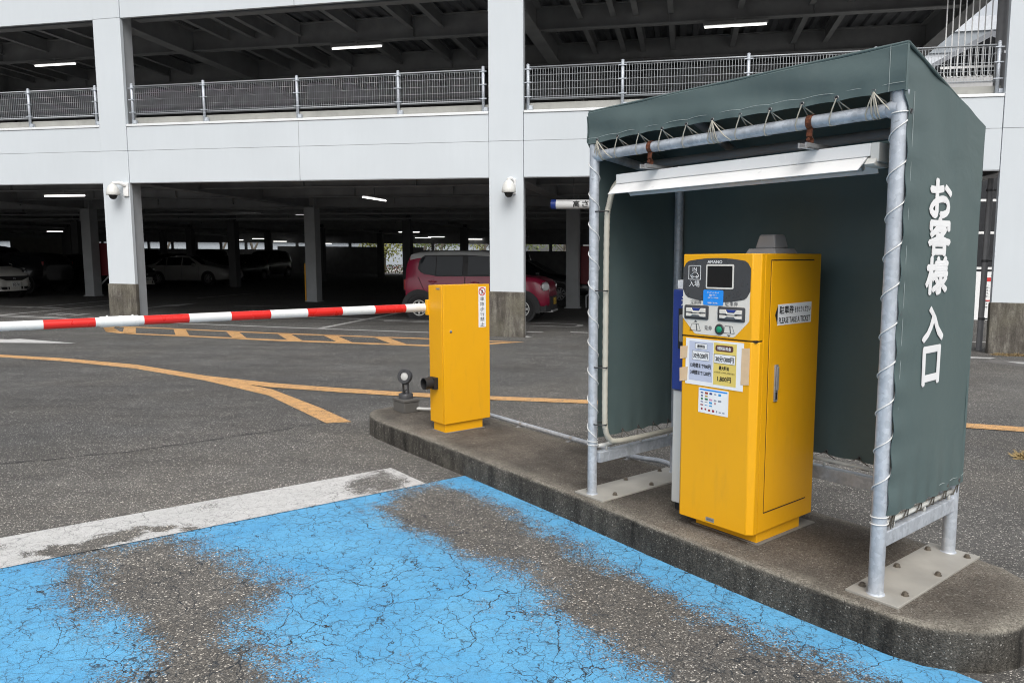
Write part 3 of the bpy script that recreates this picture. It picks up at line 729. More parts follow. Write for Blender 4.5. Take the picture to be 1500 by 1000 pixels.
for k in range(7): m.box(F, (9.8+.8*k, 9.86+.8*k), (11.0, 11.06), (-.2, 4.3))
m.build('frame', WHITE, t)
for k in range(12): m = MB(); m.tube([F(9.6+.5*k, 11.08, .6), F(10.2+.5*k, 11.08, 1.3)], .02, 5); m.build('brace', GREYP, t)
m = MB(); m.box(F, (9.3, 16), (11.6, 11.8), (-.2, 4.6)); tag(m.build('dark_hoarding', plain('dark_hoarding', (.02, .022, .026), .6)), 'dark hoarding wall behind the white lattice fence', 'wall')
t = thing('notice_board', 'white notice board with red bands and rows of small writing', 'sign', F(11.1, 8, 0))
m = MB(); m.box(F, (10.2, 12.2), (8, 8.04), (-.02, 1.27)); m.build('board', PAPER, t)
m = MB(); m.box(F, (10.9, 12.1), (7.992, 7.996), (1.02, 1.12)); m.box(F, (10.9, 12.1), (7.992, 7.996), (.50, .53)); m.build('red_band', INKR, t)
m = MB()
rows = ['1. 駐車場内は', '2. 一方通行', '3. 徐行運転', '4. 歩行者優先', '5. 駐車券は', '6. 盗難事故', '7. 禁止事項', '8. 満車時は']
for k, tx in enumerate(rows):
    letters(m, tx, F(11.35, 7.99, .94-.075*k-(.06 if k > 4 else 0)), dv, (0, 0, 1), .8, .045, .01)
m.build('lettering', INK, t)
m = MB(); m.box(F, (10.0, 13), (8.6, 8.75), (-.25, .0)); tag(m.build('low_wall', BASEC), 'low stained concrete wall under the notice board', 'wall')
# house and shed beyond
house = thing('house', 'neighbouring house with grey gable roof and dark windows beyond the railing', 'building', F(15, 16, 0))
m = MB(); m.box(F, (11.4, 19), (16, 24), (-1, 8.0)); m.build('wall', plain('house_wall', (.42, .42, .42), .8), house)
m = MB(); m.prism([F(10.9, 15.6, 7.9), F(13.3, 15.6, 9.2), F(16.0, 15.6, 7.9), F(16.0, 15.6, 8.05), F(13.3, 15.6, 9.4), F(10.9, 15.6, 8.05)], nv*9); m.build('roof', plain('roof_slate', (.16, .17, .19), .5), house)
for k in range(5):
    m = MB(); m.box(F, (11.7+1.3*k, 12.7+1.3*k), (15.94, 16.02), (6.0, 7.6)); m.build('window', m_glass('house_glass', (.02, .022, .025), .2) if k == 0 else bpy.data.materials['house_glass'], house)
bl = thing('warehouse', 'pale corrugated warehouse wall rising behind the grey roofed house', 'building', F(20, 30, 0))
m = MB(); m.box(F, (14, 30), (30, 40), (-1, 12.2)); m.box(F, (13.6, 30), (29.8, 40), (13.2, 13.9)); m.build('wall', plain('pale_cladding', (.55, .58, .62), .6), bl)
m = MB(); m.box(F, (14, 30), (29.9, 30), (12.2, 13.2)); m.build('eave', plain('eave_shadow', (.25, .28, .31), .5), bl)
# ------------------------------------------------------------------ canvas shelter over the ticket machine
L = 1.6358; Z = Vector((0, 0, 1))
def SS(a, b, z): return S(a-.012, b+.022, z)        # the frame stands a little in from its plates' edges
def SSG(a, b, h): return SG(a-.012, b+.022, h)
shel = thing('canvas_shelter', 'dark green canvas shelter on galvanised pipe frame over the yellow ticket machine', 'shelter', SG(L/2, .38, KH))
def sp(mb, name, mat, parent=None, **k): return mb.build(name, mat, parent or shel, **k)
def pole(a, b, ztop, r):
    m = MB(); p = SSG(a, b, KH+.008); m.tube([p, SS(a, b, ztop)], r, 20)
    m.lathe(p, Z, [(r+.007, 0), (r+.005, .004), (r, .007)], 20)
    return sp(m, 'pole', GALV)
for a, b, zt, r in ((-.008, -.008, 2.125, .0272), (L, 0, 2.135, .0305), (0, .725, 1.99, .0275), (L, .725, 1.99, .029)): pole(a, b, zt, r)
m = MB(); m.tube([SS(.02, 0, 2.068), SS(L-.02, 0, 2.068)], .027, 18)
for a in (.0, L): m.lathe(SS(a, 0, 2.068), av if a == 0 else -av, [(.036, .0), (.034, .035), (.028, .045)], 16)
sp(m, 'crossbar', GALV)
m = MB(); m.tube([SS(0, .725, 1.985), SS(L, .725, 1.985)], .0275, 14); sp(m, 'crossbar', GALV)
for a in (0, L):
    m = MB(); m.tube([SS(a, .02, 2.08), SS(a, .725, 1.985)], .025, 12); sp(m, 'crossbar', GALV)
m = MB(); m.tube([SS(.02, -.0, 2.27), SS(L-.02, -.0, 2.27)], .022, 12)
for a in (.02, L-.02): m.tube([SS(a, 0, 2.10), SS(a, 0, 2.27)], .02, 10)
m.tube([SS(L*.33, 0, 2.26), SS(L*.33, .725, 1.99)], .022, 10); sp(m, 'ridge_pipe', STEEL)
m = MB(); m.tube([SS(.02, .38, 2.04), SS(L-.02, .38, 2.04)], .024, 10); sp(m, 'ridge_pipe', STEEL)
for a in (0, L):                                      # low rails along both sides and the back
    m = MB(); m.box(SS, (a-.025, a+.025), (.02, .705), (.322, .385)); sp(m, 'lower_rail', GALV, bevel=.004)
m = MB(); m.box(SS, (.02, L-.02), (.702, .752), (.322, .39)); sp(m, 'lower_rail', GALV, bevel=.004)
m = MB()
for a in (0, L):
    o_ = .012 if a else -.0; m.tube([SS(a+o_, .03, .418), SS(a+o_, .72, .418)], .011, 8)
    for b in (.1, .4, .66): m.tube([SS(a+o_, b, .38), SS(a+o_, b, .418)], .007, 6)
m.tube([SS(.03, .735, .424), SS(L-.03, .735, .424)], .011, 8)
for q in (.3, .65, 1.0, 1.3): m.tube([SS(q, .735, .385), SS(q, .735, .424)], .007, 6)
sp(m, 'lacing_rod', ROD)
for a0, a1 in ((-.115, .113), (L-.112, L+.105)):
    m = MB(); m.box(SG, (a0, a1), (-.034, .806), (KH-.002, KH+.0095)); pl = sp(m, 'base_plate', PLATE, bevel=.0025)
    for q in (.07, .39, .71):
        for e in (a0+.032, a1-.032):
            p = SG(e, q+(.03 if e > (a0+a1)/2 else -.02), KH+.009); m = MB()
            m.lathe(p, Z, [(.0155, 0), (.0155, .003), (.0, .003)], 14); m.prism(circ(p+Z*.003, Z, .012, 6), Z*.010); m.prism(circ(p+Z*.012, Z, .0075, 10), Z*.0045)
            m.build('bolt', BOLT, pl)

def cloth(fn, nx, ny, n, th=.003, name='sheet', mat=None, parent=None):
    # fn(s,t)->point ; two skins th apart, closed round the rim
    m = MB(); n = Vector(n); P = [[fn(i/nx, j/ny) for i in range(nx+1)] for j in range(ny+1)]
    vs_ = [p for row in P for p in row] + [p + n*th for row in P for p in row]; W = nx+1; o = W*(ny+1); fs_ = []
    for j in range(ny):
        for i in range(nx):
            q = j*W+i; fs_ += [(q, q+1, q+W+1, q+W), (o+q, o+q+W, o+q+W+1, o+q+1)]
    for i in range(nx):
        fs_ += [(i, o+i, o+i+1, i+1), (ny*W+i, ny*W+i+1, o+ny*W+i+1, o+ny*W+i)]
    for j in range(ny):
        fs_ += [(j*W, (j+1)*W, o+(j+1)*W, o+j*W), (j*W+nx, o+j*W+nx, o+(j+1)*W+nx, (j+1)*W+nx)]
    m.add(vs_, fs_, 0, True)
    return m.build(name, mat or CANVAS, parent or shel)
A0, A1 = -.030, L+.0325
EYE = [.045 + (L-.085)*i/10.3 for i in range(11)]
def rz(b): return 2.303 - .292*max(0, b+.03)/.79*.82  # roof slope
def hem(a):
    d = min(abs(a-e) for e in EYE); return 2.122 + .006*math.sin(math.pi/2*min(1, d/.0753)) + .012*math.sin(math.pi*(a-A0)/(A1-A0))
def fascia(s, t):
    a = A0 + (A1-A0)*s; zb = hem(a); top = 2.305; zz = zb + (top-zb)*t
    bulge = .006*math.sin(math.pi*s*3.3+1)*math.sin(math.pi*t) + .004*math.sin(19*s+4*t)
    b = -.036 + bulge*.8 - .003*math.cos(2*math.pi*(a-EYE[0])/.1505)*(1-t)**3 + .003*math.sin(9*s+6*t)*math.sin(math.pi*t)
    if t > .94: b += .012*((t-.94)/.06)**2
    return SS(a, b, zz + (.004*math.sin(7*s) if t < .9 else 0))
cloth(fascia, 150, 16, -bv, .003, 'front_valance')
def roof(s, t):
    b = -.024 + .765*t; a = A0 + (A1-A0)*s
    return SS(a, b, rz(b) + .003 - .012*math.sin(math.pi*s)*math.sin(math.pi*t))
cloth(roof, 40, 20, Z, .003, 'roof_sheet')
def side_off(s, t, z, b, ph):
    w_ = .004*math.sin(5*s+3*t+ph) + .003*math.sin(11*t+2*s) + .006*math.sin(math.pi*s)*math.sin(2.2*t+ph)
    w_ += .0050*math.cos(2*math.pi*(z-2.055)/.155)*math.exp(-s*9)*(1-t*.3) + .0045*math.cos(2*math.pi*(b-.055)/.128)*math.exp(-t*16)
    return w_ + .0035*math.sin(7*(s+t*2.1)+1)*math.exp(-((s+t-1.35)/.22)**2) + .0015*math.sin(23*s-9*t)*math.exp(-((1-t)/.12)**2)
def side(a, b0, ph):
    def f(s, t):
        b = b0 + (.738-b0)*s; zt = rz(b)+.002; zb = .462 - .006*math.sin(math.pi*((s*6) % 1))
        if t > .955 and b0 < 0.02: pass
        zz = zb + (zt-zb)*t
        fb = b
        fb = b - (b0+.036)*(1-s)**8*smooth(2.05, 2.13, zz)
        w_ = side_off(s, t, zz, b, ph)
        return SS(a + w_, fb, zz)
    return f
cloth(side(A1, -.008, .6), 70, 120, av, .003, 'side_sheet')
cloth(side(A0, .05, 2.), 30, 40, -av, .003, 'side_sheet')
def rear(s, t):
    a = A0 + (A1-A0)*s; zb = .452 - .008*math.sin(math.pi*((s*10) % 1)); zt = rz(.738)+.002
    return SS(a, .758 + .005*math.sin(4*s+2*t), zb + (zt-zb)*t)
cloth(rear, 50, 40, bv, .003, 'rear_sheet')
# hem stitching, eyelets and ropes
m = MB()
m.tube([SS(A0+.002+(A1-A0-.004)*i/80, -.0415, hem(A0+(A1-A0)*i/80)+.030) for i in range(81)], .0012, 4)
m.tube([SS(A1+.0055, .030, .5+1.63*i/40) for i in range(41)], .0012, 4)
m.tube([SS(A1+.0045, .02+.73*i/40, .497-.006*math.sin(math.pi*((i/40*6) % 1))) for i in range(41)], .0012, 4)
m.tube([SS(A1-.06, -.0425, 2.13+.17*i/8) for i in range(9)], .0012, 4)
sp(m, 'stitching', THREAD)
def eyelet(p, n_):
    m = MB(); m2 = MB(); m.lathe(p, n_, [(.0085, 0), (.011, .002), (.0085, .004), (.0055, .003), (.0055, 0)], 12); m2.lathe(p, n_, [(.0056, .0022), (.0, .0022)], 10); e_ = sp(m, 'eyelet', EYM); m2.build('eyelet_hole', BLACK, e_)
for e in EYE: eyelet(SS(e, -.041, 2.141), -bv)
SIDEZ = [2.055-.155*i for i in range(11)]
for zz in SIDEZ: eyelet(SS(A1+.004, .008, zz), av)
LOWB = [.035+.128*i for i in range(6)]
for b in LOWB: eyelet(SS(A1+.005, b+.02, .478), av)
LOWA = [.1+.18*i for i in range(9)]
for a in LOWA: eyelet(SS(a, .755, .466), -bv)
for i in range(5): eyelet(SS(A0+.006, .12+.14*i, .478), av)
m = MB()
for i, e in enumerate(EYE):
    d = .036; lift = 1 if i not in (0, 5, 10) else 2
    m.tube([SS(e, -.044, 2.138), SS(e-d*.5, -.040, 2.10), SS(e-d, -.029, 2.062), SS(e-d-.003, -.012, 2.040), SS(e-d+.004, .02, 2.044), SS(e-d+.02, .032, 2.07), SS(e-d+.03, .02, 2.10), SS(e-.004, -.03, 2.136)], .0028, 6)
    m.tube([SS(e, -.044, 2.138), SS(e+.012, -.02, 2.12), SS(e+.034, .014, 2.094), SS(e+.045, .03, 2.066)], .0026, 6)
    if lift == 2:
        for o_ in (-.012, .004, .014): m.tube([SS(e, -.045, 2.136), SS(e+o_*.7, -.043, 2.10), SS(e+o_, -.031, 2.06), SS(e+o_, -.008, 2.039), SS(e+o_, .02, 2.045)], .0028, 6)
        m.tube([SS(e, -.044, 2.138), SS(e+.03, -.040, 2.10), SS(e+.06, -.031, 2.062), SS(e+.085, -.012, 2.040)], .0028, 6)
sp(m, 'lacing_rope', ROPE)
def helix(a, b, z0, z1, pitch, r, sgn, ph, n=26):
    turns = (z0-z1)/pitch; N_ = int(turns*n); pts = []
    for i in range(N_+1):
        q = ph + sgn*2*math.pi*i/n; pts.append(SS(a, b, z0-pitch*i/n) + Vector((math.cos(q)*r, math.sin(q)*r, 0)))
    return pts
m = MB(); m.tube(helix(L, 0, 2.055, .47, .155, .0335, -1, R(20)), .0026, 6)
for zz in (.455, .425): m.tube(helix(L, 0, zz, zz-.012, .012, .0335, -1, 0), .0026, 6)
m.tube(helix(L, 0, 2.055, 2.043, .012, .0335, -1, 0), .0026, 6)
sp(m, 'lacing_rope', ROPEW)
m = MB(); m.tube(helix(-.008, -.008, 2.03, .47, .165, .0305, 1, R(160)), .0024, 6)
for zz in (.462, .44): m.tube(helix(-.008, -.008, zz, zz-.012, .012, .0305, 1, 0), .0024, 6)
sp(m, 'lacing_rope', ROPEW)
for i, b in enumerate(LOWB):
    m = MB(); e = SS(A1+.009, b+.02, .478)
    m.tube([e, SS(L+.031, b+.030, .44), SS(L+.026, b+.038, .41), SS(L+.012, b+.040, .404)], .0027, 6)
    m.tube([e, SS(L+.031, b+.008, .44), SS(L+.026, b-.004, .41), SS(L+.012, b-.006, .404)], .0027, 6)
    if i == 0:
        for k in range(2): m.tube([e, SS(L+.035, b+.018*k, .43), SS(L+.03, b+.004+.02*k, .395)], .0027, 6)
    sp(m, 'lacing_rope', ROPED)
m = MB()
for a in LOWA:
    e = SS(a, .735, .466)
    m.tube([e, SS(a+.05, .745, .437), SS(a+.06, .735, .412), SS(a+.03, .735, .412), SS(a-.06, .738, .432), e], .0028, 6)
for i in range(5):
    b = .12+.14*i; e = SS(A0+.01, b, .478); m.tube([e, SS(0, b+.05, .43), SS(.012, b+.055, .41), SS(0, b-.04, .41), e], .0026, 6)
sp(m, 'lacing_rope', ROPED)
m = MB(); m.tube([SS(A0 + (A1-A0)*i/30, -.031, 2.303 - .000*i) for i in range(31)], .0065, 8)
for a in (A0+.001, A1-.001): m.tube([SS(a, -.03 + .768*i/20, rz(-.03+.768*i/20)+.0) for i in range(21)], .0065, 8)
m.tube([SS(A0 + (A1-A0)*i/30, .738, rz(.738)) for i in range(31)], .0065, 8)
for a in (A1+.001,): m.tube([SS(a, -.034, 2.125+.17*i/6) for i in range(7)], .006, 8)
for a in (A0, A1): m.tube([SS(a, .738, .46+1.6*i/20) for i in range(21)], .005, 8)
sp(m, 'edge_piping', CANVAS)
# white lettering on the right side sheet
m = MB()
for ch, zc, h, w_ in (('お', 1.738, .160, .212), ('客', 1.585, .160, .205), ('様', 1.424, .160, .205), ('入', 1.222, .150, .205), ('口', 1.047, .165, .175)):
    letters(m, ch, SS(A1, .314, zc), bv, Z, w_*1.05, h*1.02, .0, lift=.0068, heavy=.0080)
o_ = SS(A1, 0, 0)
for i, p in enumerate(m.v):                           # lay the letters on the swelling cloth
    b = (p-o_).dot(bv); zb_ = .462; t_ = (p.z-zb_)/(rz(b)+.002-zb_); m.v[i] = p + av*side_off((b+.008)/.746, t_, p.z, b, .6)
sp(m, 'lettering', INKW)

# ------------------------------------------------------------------ lamp fixture hung from the crossbar
t = thing('batten_lamp', 'unlit white fluorescent batten lamp hanging on rusty straps inside the canvas shelter', 'lamp', S(.81, .1, 1.9))
m = MB(); m.box(S, (.105, 1.50), (.055, .145), (1.905, 1.957)); m.build('housing', WHITE, t, bevel=.003)
m = MB()
def refl(a0, a1):
    P = [(.06, 1.904), (.008, 1.850), (.010, 1.848), (.065, 1.898), (.135, 1.898), (.190, 1.848), (.192, 1.850), (.14, 1.904)]
    m.prism([S(a0 + (-.012 if z < 1.86 else 0), b, z) for b, z in P], av*(a1-a0))
refl(.10, 1.485); m.build('reflector', WHITE, t)
m = MB(); m.box(S, (1.50, 1.535), (.055, .145), (1.880, 1.957)); m.prism([S(1.487, b, z) for b, z in ((.06, 1.90), (.03, 1.872), (.05, 1.862), (.15, 1.862), (.17, 1.872), (.14, 1.90))], av*.042); m.build('end_cap', WPLAST, t, bevel=.004)
m = MB(); m.tube([S(.16, .1, 1.868), S(1.45, .1, 1.868)], .0155, 12); m.build('tube', LENS, t)
for a in (.384, 1.26):
    m = MB()
    m.lathe(SS(a-.001, 0, 2.068), av, [(.0285, 0), (.0315, 0), (.0315, .026), (.0285, .026)], 18)
    pts = [(-.012, 2.04), (-.015, 2.01), (.0, 1.995), (-.004, 1.975)]
    for k in range(3): m.hexa([SS(a+.012+x, pts[k][0]+y, pts[k][1]) for x, y in ((-.012, -.003), (.012, -.003), (.012, .003), (-.012, .003))][:4] + [SS(a+.012+x, pts[k+1][0]+y, pts[k+1][1]) for x, y in ((-.012, -.003), (.012, -.003), (.012, .003), (-.012, .003))])
    m.lathe(SS(a+.012, -.018, 1.995), -bv, [(.008, 0), (.008, .008), (0, .008)], 6)
    m.build('rusty_strap', RUST, t)
    m = MB()
    for x in (-.02, .012): m.box(S, (a+x, a+x+.008), (-.045, .17), (1.957, 1.978))
    m.box(S, (a-.02, a+.02), (-.03, .17), (1.957, 1.962)); m.box(S, (a-.02, a+.02), (-.006, .17), (1.974, 1.978)); m.build('bracket', ALU, t)

# beige cable conduit from the lamp down the left pole
t = thing('cable_conduit', 'beige ribbed cable conduit tied to the left shelter pole with black ties', 'conduit', SS(.05, .03, 1.2))
pth = [SS(.115, .10, 1.935), SS(.085, .09, 1.925), SS(.06, .07, 1.88), SS(.052, .05, 1.80), SS(.050, .036, 1.72), SS(.050, .032, 1.4), SS(.050, .032, 1.0), SS(.050, .032, .62), SS(.052, .038, .52), SS(.052, .07, .462), SS(.05, .13, .440), SS(.045, .3, .432), SS(.04, .5, .43), SS(.04, .70, .43)]
def spline(P, n=6):
    out = []
    for i in range(len(P)-1):
        p0 = P[max(i-1, 0)]; p1 = P[i]; p2 = P[i+1]; p3 = P[min(i+2, len(P)-1)]
        for k in range(n):
            q = k/n; out.append(.5*((2*p1)+(p2-p0)*q+(2*p0-5*p1+4*p2-p3)*q*q+(3*p1-p0-3*p2+p3)*q**3))
    return out + [P[-1]]
m = MB(); P_ = spline(pth, 14); m.tube(P_, [.0172 if i % 2 else .0155 for i in range(len(P_))], 10); m.build('conduit', BEIGE, t)
for zz in (1.76, 1.32, .885, .555):
    m = MB(); pts = []
    for k in range(25):
        q = 2*math.pi*k/24; pts.append(SS(.024 + math.cos(q)*.048, .014 + math.sin(q)*.036, zz))
    m.tube(pts, .0035, 6); m.tube([pts[14], pts[14] - bv*.012 + av*.01], .003, 5); m.build('cable_tie', BLACK, t)
# steel conduit along the back of the island
t = thing('ground_conduit', 'long grey steel conduit clipped along the back edge of the kerbed island', 'conduit', SG(-1, .8, KH))
def gpt(a, b, h=.022): return SG(a, b, KH+h)
m = MB(); m.tube(spline([gpt(-2.35, .80), gpt(-2.1, .805), gpt(-1.8, .803), gpt(-1.43, .80), gpt(-.84, .797), gpt(-.62, .79), gpt(-.48, .775), gpt(-.33, .80), gpt(-.22, .845), gpt(-.1, .835), gpt(.3, .78), gpt(.55, .6)], 6), .0165, 10); m.build('pipe', GALV, t)
for a, b in ((-1.62, .80), (-1.02, .798), (-.42, .785)):
    m = MB(); m.lathe(gpt(a-.012, b), av, [(.0175, 0), (.0195, 0), (.0195, .024), (.0175, .024)], 12); m.box(SG, (a-.013, a+.013), (b-.055, b-.012), (KH, KH+.005)); m.lathe(SG(a, b-.035, KH+.005), Z, [(.008, 0), (.008, .006), (0, .006)], 6); m.build('clip', ALU, t)
t = thing('ground_conduit', 'short white pipe between the spotlight box and the yellow barrier cabinet', 'conduit', SG(-2.4, .5, KH))
m = MB(); m.tube([gpt(-2.62, .42, .03), gpt(-2.45, .56, .03), gpt(-1.95, .56, .03)], .014, 10); m.build('pipe', WPLAST, t)

# ------------------------------------------------------------------ ticket machine
mach = thing('ticket_machine', 'yellow parking ticket machine with dark control panel under the canvas shelter', 'ticket machine', SG(.79, .3, KH))
def mp(mb, name, mat, parent=None, **k): return mb.build(name, mat, parent or mach, **k)
m = MB(); m.box(S, (.64, 1.0), (.12, .505), (.10, .19)); mp(m, 'plinth', YEL, bevel=.003)
m = MB(); m.box(SG, (.62, 1.02), (.105, .63), (KH-.001, KH+.005)); mp(m, 'mortar_bed', MORT, bevel=.003)
m = MB(); m.prism([S(x, y, .1755) for x, y in ((.576, .101), (1.0146, .101), (1.0146, .595), (.576, .595))], Z*1.3435); body = mp(m, 'cabinet', YEL, bevel=.004)
m = MB(); m.prism([S(x, y, .174) for x, y in ((.575, .062), (.592, .044), (.986, .044), (1.0155, .072), (1.0155, .099), (.575, .099))], Z*.934); mp(m, 'front_door', YEL, bevel=.004)
m = MB(); m.prism([S(x, y, 1.114) for x, y in ((.575, .060), (.592, .040), (.986, .040), (1.0155, .070), (1.0155, .099), (.575, .099))], Z*.4055); mp(m, 'control_head', YEL, bevel=.004)
m = MB(); m.box(S, (.58, 1.010), (.052, .100), (1.106, 1.116)); mp(m, 'seam_gap', BLACK)
m = MB()
g_ = .0028
m.box(S, (1.0140, 1.0156), (.148, .523), (1.486, 1.486+g_*2)); m.box(S, (1.0140, 1.0156), (.148, .523), (.273-g_*2, .273))
m.box(S, (1.0140, 1.0156), (.148-g_, .148), (.27, 1.49)); m.box(S, (1.0140, 1.0156), (.523, .523+g_), (.27, 1.49)); mp(m, 'door_gap', BLACK)
m = MB(); m.box(S, (1.0142, 1.0185), (.149, .522), (.274, 1.485)); mp(m, 'side_door', YEL, bevel=.0018)
m = MB(); m.box(S, (1.018, 1.026), (.193, .222), (.812, .992)); h_ = mp(m, 'door_handle', ALU, bevel=.003)
m = MB(); m.box(S, (1.026, 1.034), (.198, .217), (.868, .984)); m.build('lever', GREYP, h_, bevel=.004)
m = MB(); m.box(S, (1.026, 1.0272), (.201, .214), (.824, .858)); m.build('keyhole', BLACK, h_)
m = MB()
m.hexa([S(x, y, z) for z, i_ in ((1.519, 0), (1.545, .012)) for x, y in ((.835+i_, .2+i_), (1.0-i_, .2+i_), (1.0-i_, .40-i_), (.835+i_, .40-i_))]); bk = mp(m, 'beacon', GREYP, bevel=.004)
m = MB(); m.hexa([S(x, y, z) for z, i_ in ((1.545, 0), (1.612, .014)) for x, y in ((.862+i_, .24+i_), (.974-i_, .24+i_), (.974-i_, .36-i_), (.862+i_, .36-i_))]); m.build('beacon_cover', GREYP, bk, bevel=.008)
FB = .040
def FP(a, z, e=0): return S(a, FB-e, z)
def poly(mb, pts, e0, e1, mi=0): mb.prism([FP(a, z, e0) for a, z in pts], -bv*(e1-e0), mi)
def rect(a0, a1, z0, z1): return [(a0, z0), (a1, z0), (a1, z1), (a0, z1)]
def rrect(a0, a1, z0, z1, r, n=4):
    out = []
    for cx, cz, q0 in ((a1-r, z0+r, -90), (a1-r, z1-r, 0), (a0+r, z1-r, 90), (a0+r, z0+r, 180)):
        for k in range(n+1): q = R(q0+90*k/n); out.append((cx+r*math.cos(q), cz+r*math.sin(q)))
    return out
m = MB(); poly(m, [(.591, 1.40), (.591, 1.207), (.597, 1.198), (.664, 1.130), (.674, 1.126), (.892, 1.124), (.902, 1.129), (.970, 1.197), (.976, 1.206), (.978, 1.40)], -.001, .0015); pan = mp(m, 'control_panel', CREAM)
top, bot = [], []
for k in range(25):
    a = .591 + .387*k/24; x = (a-.785)/.1935
    e = .03*max(0, (abs(x)-.82)/.18)**2.2
    top.append((a, 1.500-.020*x*x-e)); bot.append((a, 1.288+.024*x*x+e*1.1))
m = MB(); poly(m, bot + top[::-1], -.001, .0028); m.build('dark_fascia', CHARC, pan)
m = MB(); poly(m, rrect(.730, .888, 1.352, 1.470, .008), .0025, .0042); scf = m.build('screen_frame', CREAM, pan)
m = MB(); poly(m, rrect(.738, .880, 1.360, 1.462, .003), .004, .0050); m.build('screen', SCREEN, scf)
m = MB()
letters(m, 'AMANO', FP(.779, 1.4815, .0028), av, Z, .085, .015, .03)
m.build('brand_lettering', INKW, pan); m = MB(); letters(m, '入場', FP(.660, 1.374, .0028), av, Z, .064, .030, .008); m.build('entry_lettering', INKW, pan); m = MB(); letters(m, 'IN', FP(.661, 1.445, .0028), av, Z, .025, .020, .005)
for a0, a1, z0, z1 in ((.624, .698, 1.462, 1.4645), (.624, .698, 1.394, 1.3965), (.624, .6265, 1.394, 1.4645), (.6955, .698, 1.394, 1.4645)): poly(m, rect(a0, a1, z0, z1), .002, .0036)
car = [(.638, 1.409), (.637, 1.416), (.646, 1.421), (.655, 1.430), (.672, 1.430), (.681, 1.420), (.684, 1.416), (.683, 1.408)]
for i in range(len(car)): m.tube([FP(*car[i], .0032), FP(*car[(i+1) % len(car)], .0032)], .0011, 4)
for a in (.648, .674): m.lathe(FP(a, 1.4075, .003), -bv, [(.0038, 0), (.0038, .0012), (.006, .0012), (.006, 0)], 12)
m.build('entry_mark', INKW, pan)
m = MB(); poly(m, rrect(.716, .832, 1.272, 1.346, .007), .0028, .0036); st = m.build('blue_sticker', STICKB, pan)
m = MB()
for k, tx in enumerate(('クレジットカード', '電子マネー', 'QRコード決済', '', '利用できます。')):
    if tx: letters(m, tx, FP(.774, 1.333-.0125*k, .0038), av, Z, .0095*len(tx)*.92, .0085, .02)
m.build('lettering', INKW, st)
m = MB()
for tx_, a_, z_, w_ in (('定期券', .672, 1.283, .066), ('駐車券', .878, 1.283, .072), ('発券', .748, 1.160, .045)): m = MB(); letters(m, tx_, FP(a_, z_, .0016), av, Z, w_, .024, .012); m.build('dark_lettering', INKG, pan)
def icon(ac, up_):
    P = [(ac-.034, 1.142), (ac-.022, 1.176), (ac+.018, 1.176), (ac+.031, 1.142)]
    for i in range(4): m.tube([FP(*P[i], .002), FP(*P[(i+1) % 4], .002)], .0011, 4)
    poly(m, [(ac+.006, 1.1425), (ac+.012, 1.1425), (ac+.007, 1.1755), (ac+.002, 1.1755)], .001, .0022)
    zc = 1.188 if up_ else 1.130; s_ = 1 if up_ else -1
    poly(m, [(ac-.011, zc-.004*s_), (ac+.011, zc-.004*s_), (ac, zc+.006*s_)][::(1 if up_ else -1)], .001, .0022)
m = MB(); icon(.672, True); m.build('ticket_icon', INKG, pan)
m = MB(); icon(.868, False); m.build('ticket_icon', INKG, pan)
for a0, a1 in ((.604, .749), (.803, .955)):
    m = MB(); poly(m, rrect(a0, a1, 1.198, 1.268, .008), -.001, .006); sl = m.build('ticket_slot', DKGREY, pan, bevel=.002)
    m = MB(); poly(m, rect(a0+.013, a1-.013, 1.211, 1.256), .004, .0068); m.build('slot_insert', GREYP, sl)
    m = MB(); i0, i1 = a0+.016, a1-.016; ww = i1-i0
    def Q(fx, z): return (i0+ww*fx, z)
    poly(m, [Q(0, 1.236), Q(.3, 1.236), Q(.38, 1.231), Q(.68, 1.231), Q(.76, 1.236), Q(1, 1.236), Q(1, 1.254), Q(.78, 1.254), Q(.68, 1.240), Q(.36, 1.240), Q(.26, 1.254), Q(0, 1.254)][::-1], .006, .014)
    poly(m, [Q(0, 1.213), Q(.24, 1.213), Q(.34, 1.221), Q(.68, 1.221), Q(.76, 1.213), Q(1, 1.213), Q(1, 1.228), Q(.76, 1.226), Q(.68, 1.227), Q(.38, 1.227), Q(.3, 1.226), Q(0, 1.228)], .006, .014); m.build('slot_lip', CREAM, sl, bevel=.001)
    m = MB(); poly(m, [Q(.30, 1.2545), Q(.39, 1.2425), Q(.66, 1.2425), Q(.75, 1.2545)], .006, .011); m.build('slot_shutter', BLUE, sl)
    m = MB(); poly(m, rect(i0+ww*.25, i0+ww*.78, 1.2275, 1.2305), .006, .0085); m.build('slot_mouth', BLACK, sl)
m = MB(); m.lathe(FP(.815, 1.157, .001), -bv, [(.027, 0), (.027, .003), (.024, .006), (.019, .006), (.019, .004), (.0, .004)], 24); bt = m.build('button_ring', DKGREY, pan)
m = MB(); m.lathe(FP(.815, 1.157, .004), -bv, [(.0155, 0), (.0155, .005), (.013, .007), (0, .0075)], 20); m.build('green_button', GREENB, bt)
